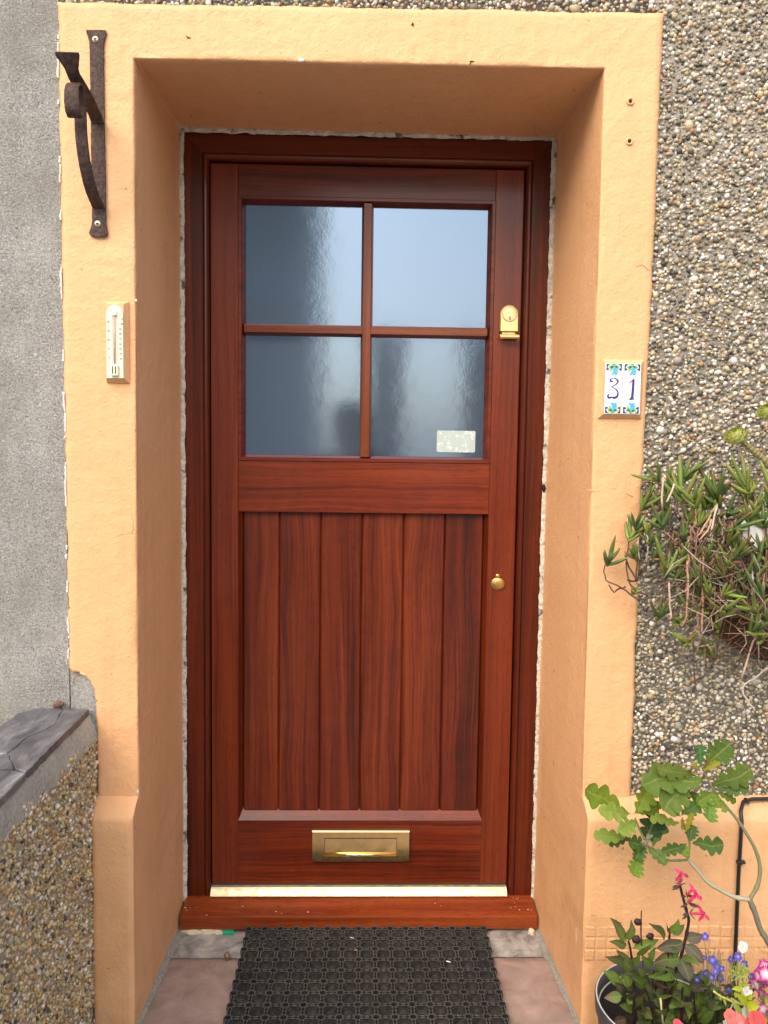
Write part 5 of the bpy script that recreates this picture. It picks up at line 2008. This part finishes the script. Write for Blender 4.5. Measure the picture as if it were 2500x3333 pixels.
for (bx, by, tx, ty, wd, c, dy) in (
        (520, 640, 140, 432, 215, (0.15, 0.235, 0.022), -.01), (520, 640, 248, 612, 150, LT, -.03), (540, 640, 700, 430, 190, (0.21, 0.29, 0.04), .01), (545, 640, 770, 560, 110, MD, .015),
        (570, 680, 415, 790, 140, LT, -.04), (490, 840, 212, 808, 125, LT, -.02), (545, 850, 318, 865, 95, DK, .02), (655, 900, 500, 870, 130, DK, -.02), (640, 870, 560, 1010, 140, (0.065, 0.135, 0.028), -.02),
        (605, 960, 535, 1145, 160, MD, -.03), (650, 900, 715, 615, 250, (0.026, 0.068, 0.024), .03), (700, 930, 790, 640, 130, DK, .035), (650, 890, 815, 1060, 110, (0.09, 0.16, 0.036), -.03),
        (940, 712, 676, 675, 92, LT, -.03), (930, 660, 1105, 525, 130, (0.11, 0.23, 0.06), 0), (935, 660, 838, 585, 60, MD, 0), (965, 800, 1025, 630, 70, YL, -.01), (950, 780, 945, 680, 40, YL, -.01),
        (1000, 882, 775, 955, 100, DK, -.01), (1010, 882, 1292, 895, 150, DK, -.02), (1010, 872, 1035, 728, 120, (0.062, 0.135, 0.032), .01), (1000, 895, 950, 985, 95, MD, -.01),
        (1165, 330, 610, 385, 250, (0.130, 0.205, 0.042), -.045), (1000, 380, 790, 605, 260, (0.125, 0.195, 0.038), -.048), (1060, 310, 735, 265, 130, (0.145, 0.210, 0.040), -.035), (1195, 410, 1520, 262, 190, (0.100, 0.165, 0.030), -.03), (1195, 405, 1500, 400, 170, (0.062, 0.135, 0.032), -.025),
        (1115, 250, 1345, 50, 215, (0.092, 0.155, 0.030), .0), (1105, 240, 1085, 60, 120, (0.06, 0.15, 0.055), .01), (1095, 275, 1265, 205, 62, YL, -.02), (1110, 270, 1165, 152, 55, (0.26, 0.26, 0.08), -.03), (1095, 265, 1022, 220, 46, YL, -.02), (1080, 280, 1020, 295, 36, (0.25, 0.2, 0.06), -.02),
        (1195, 440, 1075, 560, 150, MD, -.02), (1185, 520, 1170, 695, 160, (0.13, 0.24, 0.045), -.04), (1200, 440, 1240, 590, 90, MD, -.01), (1220, 450, 1395, 535, 75, MD, 0), (1240, 490, 1315, 625, 72, LT, 0), (1090, 465, 968, 490, 70, DK, .01)):
    k = MB()
    b = at(*Z8(bx, by), y=YO - .012)
    t = at(*Z8(tx, ty), y=YO - .012 + dy)
    leaf(k, b, t, wd * .3918 / 1600 * 1.12, 'oak', jit(c, .1), bend=random.uniform(-.02, .09), fold=random.uniform(.05, .35), up=.45)
    k.build('leaf', M['leaf'], oak)
k = MB()
p = at(*Z8(645, 850), y=YO - .03)
for q in range(60):
    d = Vector((random.uniform(-1, 1), random.uniform(-.6, .3), random.uniform(-1, 1))) * .014
    k.tube([p + d * .2, p + d * .6 + Vector((random.uniform(-.004, .004), 0, random.uniform(-.004, .004))), p + d], .0003, 3, False, True, (0.42, 0.38, 0.26))
k.build('cobweb_tuft', M['stem'], oak)

# --- planter with a dark leaved lobelia
POT = Vector((0.612, -0.195, 0))
pot = thing('planter', 'grey black plastic flower pot with its rim highlight coloured pale standing against the plinth', 'planter', (POT.x, POT.y, -0.17))
k = MB()
PR, PZ = 0.136, 0.168
k.lathe([(0.098, -0.17), (PR - .004, PZ - .03), (PR, PZ - .028), (PR + .0015, PZ - .002), (PR, PZ), (PR - .0035, PZ), (PR - .0065, PZ - .03), (PR - .012, PZ - .07), (PR - .02, 0.03)], POT, (0, 0, 1), 48)
k.build('pot_wall', M['pot_grey'], pot)
k = MB()
k.lathe([(PR - .0062, PZ - .030), (PR - .0085, PZ - .0285), (PR - .0085, PZ - .0265), (PR - .0055, PZ - .026)], POT, (0, 0, 1), 48)
k.lathe([(PR - .0004, PZ + .0004), (PR - .0018, PZ + .0012), (PR - .0034, PZ + .0004)], POT, (0, 0, 1), 48)
k.build('rim_highlight', M['rim_highlight_pale'], pot)  # pale rings colour in the highlight along the pot rim
k = MB()
k.grid(lambda a, b: (POT.x + 0.115 * b * math.cos(2 * math.pi * a), POT.y + 0.115 * b * math.sin(2 * math.pi * a), 0.062 + 0.016 * nz(b * 5 * math.cos(6.28 * a), b * 5 * math.sin(6.28 * a), 3)), 40, 14)
k.build('soil', M['soil'], pot)
k = MB()
def bag(a, b):
    an = 2 * math.pi * a
    r = 0.050 * math.sin(math.pi * min(.98, b * .9 + .02)) ** .6 * (1 + .25 * nz(a * 7 * (1 if a < .5 else 1), b * 4, 2))
    return (POT.x - .075 + r * math.cos(an) * .95, POT.y - .045 + r * math.sin(an) * .8, 0.055 + 0.075 * b + 0.014 * nz(math.cos(an) * 3, math.sin(an) * 3, b * 5))
k.grid(bag, 40, 16)
tag(k.build('plastic_bag', M['green_film']), 'crumpled dark green plastic wrapping tucked inside the grey black pot', 'plastic wrap')

lob = thing('dark_leaved_lobelia', 'upright lobelia with bronze green leaves and one stem of magenta flowers in the dark pot', 'flowering plant', (POT.x, POT.y, 0.07))
ZP = lambda x, y: (1850 + .3918 * x, 2750 + .3918 * y)
YP_ = -0.20
MAR = (0.030, 0.012, 0.014)
for path, r in (([(800, 1480), (855, 1200), (885, 1060), (935, 930), (968, 800), (1000, 640), (985, 560), (948, 420), (928, 340)], .0036), ([(545, 1488), (542, 1200), (538, 1060), (518, 880), (500, 800)], .0028), ([(805, 1400), (805, 1200), (825, 960), (838, 790), (842, 740)], .0030),
                ([(640, 1300), (622, 1000), (605, 760), (603, 660), (608, 545)], .0018), ([(560, 1490), (570, 1420), (590, 1300), (625, 1200)], .0022), ([(700, 1500), (690, 1350), (640, 1190)], .0022), ([(940, 1500), (940, 1300), (950, 1180)], .0028), ([(1060, 1500), (1050, 1350), (1040, 1210)], .0022), ([(1010, 1500), (1020, 1420), (1080, 1380)], .0022), ([(700, 1200), (705, 1100), (715, 1040)], .0015)):
    twig(path, r, r * .7, YP_, YP_ - .01, MAR if r != .0018 else (0.10, 0.06, 0.035), 'stem', lob, ZP)
GB, DG, PU, GY = (0.165, 0.260, 0.052), (0.110, 0.175, 0.042), (0.100, 0.055, 0.058), (0.110, 0.108, 0.078)
LV = [(490, 800, 343, 606, 78, GB, PU), (503, 800, 527, 622, 66, GB, PU), (488, 832, 338, 800, 62, DG, PU), (535, 862, 750, 786, 90, GB, DG), (560, 920, 700, 830, 60, GB, DG), (806, 762, 662, 652, 66, DG, PU), (846, 742, 918, 612, 66, GB, DG), (866, 752, 966, 660, 58, DG, PU), (838, 752, 814, 650, 30, (0.15, 0.07, 0.04), PU),
      (962, 802, 735, 862, 105, GY, (0.10, 0.08, 0.075)), (975, 795, 1115, 745, 95, GY, PU), (972, 815, 1120, 990, 100, GY, PU), (935, 935, 710, 975, 105, DG, (0.11, 0.04, 0.075)), (948, 930, 1002, 1132, 118, GY, (0.09, 0.085, 0.075)), (948, 925, 1100, 1005, 66, DG, GB), (540, 1062, 402, 866, 95, DG, PU), (470, 965, 306, 932, 80, DG, PU),
      (455, 1155, 286, 1045, 92, GB, DG), (632, 1185, 518, 1068, 78, (0.16, 0.25, 0.05), GB), (620, 1200, 832, 1185, 66, DG, PU), (700, 1130, 830, 1195, 40, PU, PU), (450, 1255, 296, 1272, 85, (0.14, 0.22, 0.05), (0.22, 0.08, 0.10)), (540, 1292, 545, 1400, 95, GB, DG), (1048, 1202, 1155, 1108, 80, GB, DG), (1035, 1295, 1235, 1225, 120, DG, GB), (1040, 1330, 1245, 1290, 90, DG, DG),
      (1075, 1462, 1222, 1395, 95, GB, DG), (1010, 1245, 955, 1130, 75, GB, DG), (905, 1250, 835, 1360, 90, DG, GB), (700, 1290, 800, 1340, 70, DG, PU), (620, 1360, 700, 1450, 90, DG, (0.13, 0.07, 0.06)), (880, 1400, 800, 1488, 90, DG, DG), (1000, 1300, 1050, 1420, 85, GB, DG), (960, 1330, 1000, 1450, 80, GB, GB), (700, 1010, 600, 900, 60, GB, DG), (710, 1010, 780, 1030, 60, GB, GB), (520, 1170, 440, 1120, 60, GB, DG),
      (790, 1080, 660, 1100, 60, DG, GB), (870, 1040, 790, 1030, 40, DG, DG), (900, 930, 870, 840, 60, GB, DG), (640, 1010, 700, 900, 60, DG, DG), (720, 880, 660, 905, 90, GB, DG), (1000, 1150, 1110, 1040, 80, DG, GB), (890, 1130, 1000, 1260, 70, GB, DG), (530, 990, 600, 920, 70, GB, (0.14, 0.24, 0.05)), (575, 1090, 520, 1040, 46, DG, PU), (620, 1100, 615, 1000, 46, DG, GY), (430, 1290, 560, 1230, 80, (0.10, 0.075, 0.05), PU),
      (480, 1440, 360, 1488, 90, (0.13, 0.08, 0.06), PU), (640, 1420, 560, 1488, 80, DG, PU), (760, 1230, 700, 1120, 60, (0.05, 0.03, 0.03), PU)]
for q in range(84):
    x, y = random.uniform(440, 1180), random.uniform(1080, 1620)
    an = random.uniform(-.4, 3.6)
    l = random.uniform(95, 175)
    LV.append((x, y, x + l * math.cos(an), y - l * math.sin(an) * .8, random.uniform(58, 96), random.choice([GB, DG, DG, GY]), random.choice([PU, DG, GB, DG])))
for (bx, by, tx, ty, wd, c, tc_) in LV:
    k = MB()
    deep = 0.05 * random.random() if by > 1100 else 0.0
    b = at(*ZP(bx, by), y=YP_ - .005 + deep)
    t = at(*ZP(tx, ty), y=YP_ - .005 + deep + random.uniform(-.055, .01))
    leaf(k, b, t, wd * .3918 / 1560 * 0.98, 'lance' if wd < 100 else 'round', jit(c, .12), bend=random.uniform(.02, .12), fold=random.uniform(.1, .5), tipcol=jit(tc_, .1), up=.5)
    k.build('leaf', M['leaf'], lob)
for (x, y, r) in ((578, 640, .0075), (565, 785, .0085), (680, 760, .007)):
    k = MB()
    p = at(*ZP(x, y), y=YP_ - .012)
    k.ellipsoid(p, (r * 1.1, r * .6, r), Euler((0, .6, 0)).to_matrix(), 2, (0.035, 0.016, 0.018), .4)
    k.build('withered_bud', M['stem'], lob)
PK = (0.72, 0.055, 0.20)
for (x, y, ax, s) in ((925, 330, (-.05, -.25, 1), 1.0), (1000, 480, (.25, -.5, .85), 1.1), (1010, 570, (.75, -.6, .35), 1.0), (985, 420, (.35, -.45, .9), .8)):
    p = at(*ZP(x, y), y=YP_ - .014)
    ax = Vector(ax).normalized()
    k = MB()
    L = 0.028 * s
    k.lathe([(0.0016 * s, 0), (0.0026 * s, L * .3), (0.0024 * s, L * .6), (0.0034 * s, L)], p, ax, 10, col=jit(PK, .1))
    a1 = ax.orthogonal().normalized()
    a2 = ax.cross(a1)
    for q in range(5):
        an = 2 * math.pi * q / 5 + .4
        d = (a1 * math.cos(an) + a2 * math.sin(an))
        b_ = p + ax * L * .95
        tip = b_ + d * .016 * s + ax * (.006 * s if q % 2 else -.010 * s)
        leaf(k, b_, tip, .0068 * s, 'lance', jit(PK if q % 2 else (0.55, 0.02, 0.10), .15), bend=.15, fold=.3)
    fo = k.build('flower', M['petal'], lob)
    k = MB()
    for q in range(5):
        an = 2 * math.pi * q / 5
        d = (a1 * math.cos(an) + a2 * math.sin(an))
        leaf(k, p - ax * .001, p + d * .013 * s + ax * .009 * s, .0018, 'lance', (0.06, 0.035, 0.04))
    for q in range(2):
        d = Vector((random.choice((-1, 1)), -.3, random.uniform(-.5, .3)))
        leaf(k, p - ax * .003, p + d * .018 * s, .0060 * s, 'lance', (0.10, 0.065, 0.075))
    k.build('calyx', M['leaf'], fo)
k = MB()
P = [at(*ZP(765, 1275), y=-.235), at(*ZP(775, 1380), y=-.235), at(*ZP(792, 1540), y=-.235)]
k.tube(P, .0017, 6, True, True)
tag(k.build('plant_cane', M['cane']), 'thin pale split cane stuck upright among the bronze lobelia leaves', 'cane')

# --- second pot: trailing blue lobelia, phlox, lime foliage, petunias
TP = Vector((0.835, -0.24, 0))
tp = thing('terracotta_pot', 'weathered terracotta pot half hidden below the blue and white flowers', 'flower pot', (TP.x, TP.y, -0.17))
k = MB()
k.lathe([(0.085, -0.17), (0.118, 0.030), (0.126, 0.032), (0.128, 0.066), (0.124, 0.070), (0.116, 0.069), (0.112, 0.03)], TP, (0, 0, 1), 40)
k.build('pot_wall', M['terracotta'], tp)
k = MB()
k.grid(lambda a, b: (TP.x + 0.114 * b * math.cos(2 * math.pi * a), TP.y + 0.114 * b * math.sin(2 * math.pi * a), 0.050 + 0.018 * nz(b * 5 * math.cos(6.28 * a), b * 5 * math.sin(6.28 * a), 13)), 40, 12)
k.build('soil', M['soil'], tp)

ZQ = lambda x, y: (2250 + .1595 * x, 2980 + .1595 * y)
YQ = -0.19
bl = thing('blue_lobelia', 'clump of trailing lobelia with small violet blue flowers on thin stems beside the cable', 'flowering plant', (0.80, -0.19, 0.07))
BLU = (0.13, 0.11, 0.66)


def petals5(k, c, nrm, r, col, eye=None, wide=.75, tri=False):
    nrm = Vector(nrm).normalized()
    a1 = nrm.orthogonal().normalized()
    a2 = nrm.cross(a1)
    o_ = random.random() * 6
    for q in range(5):
        an = o_ + 2 * math.pi * q / 5 + random.uniform(-.1, .1)
        d = a1 * math.cos(an) + a2 * math.sin(an)
        tg = nrm.cross(d)
        n1 = 6
        vs, cs = [], []
        for i in range(n1 + 1):
            t = i / n1
            hw = r * wide * .5 * (0.25 + math.sin(math.pi * min(1, t * .82)) * .95) * (1 if t < 1 else .8)
            for j in range(-3, 4):
                s = j / 3
                rr = r * t
                if tri and t > .7:
                    rr *= 1 + .42 * (t - .7) / .3 * (abs(math.sin(s * 4.7 + 1.57)) - .5)
                vs.append(Vector(c) + d * rr + tg * hw * s + nrm * (r * .12 * t * t - .1 * r * abs(s) * t + r * .22 * t * t * nz(o_ * 9 + q * 3 + s * 1.6, t * 2, r * 99)))
                e = max(0, 1 - t * 2.2) if not tri else max(0, min(1, 1.35 - t * 1.25 - 1.1 * abs(s) ** .8 * t ** .7))
                cs.append(tuple(x + (y - x) * e for x, y in zip(col, eye or col)))
        k.add(vs, [(i * 7 + j, i * 7 + j + 1, (i + 1) * 7 + j + 1, (i + 1) * 7 + j) for i in range(n1) for j in range(6)], True, cs)


stq = MB()
BF = [(280, 430, 75), (430, 910, 95), (805, 890, 70), (955, 835, 85), (1085, 1000, 80), (300, 1180, 80), (415, 1265, 75), (595, 1285, 80), (530, 1050, 75), (620, 1085, 65), (755, 1490, 95), (885, 1220, 50), (1225, 1255, 80), (115, 1310, 50), (495, 1140, 60), (210, 1240, 60), (50, 820, 90), (260, 860, 45), (540, 1160, 60)]
for (x, y, s) in BF:
    yy = YQ + random.uniform(-.015, .015)
    c = at(*ZQ(x, y), y=yy)
    k = MB()
    petals5(k, c, (random.uniform(-.3, .3), -1, random.uniform(-.1, .45)), s * .1595 / 1540 * 1.05, jit(BLU, .15), (0.55, 0.55, 0.9))
    k.build('flower', M['petal'], bl)
    b = Vector((c.x + random.uniform(-.02, .02) + (0.80 - c.x) * .25, YQ + random.uniform(-.03, .02), 0.05))
    m_ = c.lerp(b, .45) + Vector((random.uniform(-.008, .008), 0, 0))
    stq.tube([c + Vector((0, .003, -.002)), c.lerp(m_, .5), m_, m_.lerp(b, .5), b], [.0005, .0006, .0008, .0009, .0010], 5, True, True, (0.13, 0.15, 0.05))
for q in range(30):
    x, y = random.uniform(250, 1000), random.uniform(680, 1000)
    c = at(*ZQ(x, y), y=YQ + random.uniform(-.02, .02))
    b = Vector((c.x + random.uniform(-.02, .02), c.y, 0.06))
    m_ = c.lerp(b, .4) + Vector((random.uniform(-.01, .01), 0, 0))
    stq.tube([c, m_, b], [.0004, .0006, .0008], 4, True, True, (0.14, 0.17, 0.06))
    stq.ellipsoid(c, (.0013, .0013, .002), sub=1, col=(0.20, 0.19, 0.16))
stq.build('stem', M['stem'], bl)
lq = MB()
for q in range(150):
    x, y = random.uniform(200, 1250), random.uniform(1350, 2200)
    b = at(*ZQ(x, y), y=YQ + random.uniform(-.03, .02))
    an = random.uniform(-.3, 3.4)
    l = random.uniform(.010, .022)
    leaf(lq, b, b + Vector((math.cos(an) * l, random.uniform(-.01, .004), math.sin(an) * l * .8)), l * .34, 'lance', jit(random.choice([(0.05, 0.10, 0.035), (0.075, 0.14, 0.05), (0.06, 0.045, 0.04), (0.10, 0.15, 0.05)]), .2))
lo = lq.build('small_foliage', M['leaf'], bl)

ph = thing('phlox', 'cluster of starry magenta phlox flowers with white centres at the right of the pots', 'flowering plant', (0.90, -0.26, 0.07))
for (x, y, s) in ((1520, 1195, 150), (1390, 1210, 140), (1335, 1400, 150), (1510, 1060, 150), (1500, 1440, 130), (1460, 1560, 110), (1465, 1905, 135), (1620, 1120, 150), (1640, 1330, 140), (1600, 1520, 120), (1450, 1310, 110)):
    c = at(*ZQ(x, y), y=-.235 + random.uniform(-.02, .02))
    k = MB()
    petals5(k, c, (random.uniform(-.35, .25), -1, random.uniform(-.1, .5)), s * .1595 / 1490 * .88, jit((0.52, 0.018, 0.27), .15), (0.85, 0.78, 0.82), .95, True)
    k.build('flower', M['petal'], ph)
k = MB()
for q in range(12):
    c = at(*ZQ(random.uniform(1380, 1700), random.uniform(1250, 1700)), y=-.225)
    k.tube([c, c + Vector((.004, .01, -.05)), Vector((0.90, -.225, .05))], .0009, 4, True, True, (0.12, 0.20, 0.05))
k.build('stem', M['stem'], ph)

lm = thing('lime_sage', 'lime green leafy plant with a feathery bud cluster and pale stems among the flowers', 'foliage plant', (0.86, -0.27, 0.07))
LIME, LG = (0.42, 0.50, 0.035), (0.33, 0.46, 0.08)
for path, r in (([(455, 1545), (600, 1650), (720, 1700), (840, 1755), (960, 1790), (1080, 1830), (1300, 1960)], .0021), ([(1000, 1240), (1010, 1380), (1020, 1500), (1060, 1640), (1120, 1840), (1180, 2200)], .0026), ([(810, 1690), (880, 1730), (1000, 1790), (1120, 1840)], .0017), ([(860, 1780), (790, 1940), (770, 2100)], .0012)):
    twig(path, r, r * .9, -.262, -.262, (0.50, 0.50, 0.14), 'stem', lm, ZQ)
for (bx, by, tx, ty, wd, c) in ((1040, 1490, 820, 1500, 80, LIME), (1015, 1400, 1225, 1405, 60, LG), (1125, 1840, 905, 1560, 130, LIME), (1125, 1850, 1400, 1850, 170, LIME), (860, 1780, 1045, 2040, 80, LG), (600, 1650, 560, 1700, 70, LIME), (1130, 1700, 1250, 1600, 90, LIME), (900, 1560, 920, 1690, 50, LIME), (1230, 1870, 1310, 2060, 130, (0.30, 0.40, 0.04)), (1600, 1720, 1520, 1830, 120, LIME), (1620, 1560, 1480, 1500, 80, LIME), (1640, 1650, 1570, 1760, 110, LIME), (860, 1760, 830, 1700, 40, LIME), (640, 1690, 710, 1860, 40, LG), (1180, 1500, 1240, 1440, 50, LG), (1480, 2140, 1600, 2230, 80, LIME), (720, 1700, 740, 1630, 30, LG)):
    k = MB()
    leaf(k, at(*ZQ(bx, by), y=-.268), at(*ZQ(tx, ty), y=-.268 - random.uniform(0, .02)), wd * .1595 / 1470 * 1.1, 'lance', jit(c, .1), bend=random.uniform(.05, .18), fold=.35)
    k.build('leaf', M['leaf'], lm)
k = MB()
for q in range(150):
    x, y = 1010 + random.gauss(0, 85), 1150 + random.gauss(0, 75)
    b = at(*ZQ(x, y), y=-.262 + random.uniform(-.012, .012))
    an = random.uniform(0, 6.28)
    leaf(k, b, b + Vector((math.cos(an) * .008, random.uniform(-.005, .003), math.sin(an) * .008)), .0018, 'lance', jit((0.36, 0.44, 0.10), .2))
k.build('feathery_cluster', M['leaf'], lm)

wf = thing('white_flower', 'white flowers with rounded petals on slender stems beside the black cable', 'flowering plant', (0.86, -0.25, 0.07))
for (x, y, s) in ((1055, 640, 92), (1140, 1550, 88), (1120, 1960, 95), (1150, 2080, 70), (700, 2185, 50)):
    c = at(*ZQ(x, y), y=-.235)
    k = MB()
    petals5(k, c, (random.uniform(-.2, .2), -1, .25), s * .1595 / 1490, (0.86, 0.86, 0.83), (0.62, 0.64, 0.56), 1.35)
    k.build('flower', M['petal'], wf)
k = MB()
for (x, y) in ((1070, 700), (1150, 1600), (1120, 2000)):
    c = at(*ZQ(x, y), y=-.232)
    k.tube([c, c + Vector((.006, .004, -.03)), Vector((0.855, -.225, .05))], .0008, 5, True, True, (0.16, 0.20, 0.07))
k.build('stem', M['stem'], wf)

pe = thing('coral_petunia', 'coral pink ruffled flowers at the bottom edge below the lime leaves', 'flowering plant', (0.82, -0.30, 0.06))
for (x, y, s, c) in ((800, 2060, 110, (0.80, 0.20, 0.18)), (890, 2150, 130, (0.76, 0.22, 0.20)), (1010, 2190, 120, (0.80, 0.16, 0.15)), (1290, 2110, 115, (0.80, 0.12, 0.13)), (1380, 2080, 90, (0.78, 0.10, 0.12)), (1180, 2280, 140, (0.76, 0.22, 0.20)), (1420, 2200, 110, (0.82, 0.14, 0.05)), (-285, 2210, 70, (0.78, 0.08, 0.14)), (-230, 2260, 70, (0.80, 0.12, 0.16))):
    cc = at(*ZQ(x, y), y=-.30)
    k = MB()
    petals5(k, cc, (random.uniform(-.3, .3), -.8, .55), s * .1595 / 1440, jit(c, .08), (0.62, 0.10, 0.06), 1.25)
    k.build('flower', M['petal'], pe)
k = MB()
for q in range(40):
    x, y = random.uniform(600, 1650), random.uniform(2230, 2500)
    b = at(*ZQ(x, y), y=-.29)
    an = random.uniform(0, 3.1)
    leaf(k, b, b + Vector((math.cos(an) * .02, -.006, math.sin(an) * .016)), .011, 'lance', jit(DG, .2))
k.build('small_foliage', M['leaf'], pe)
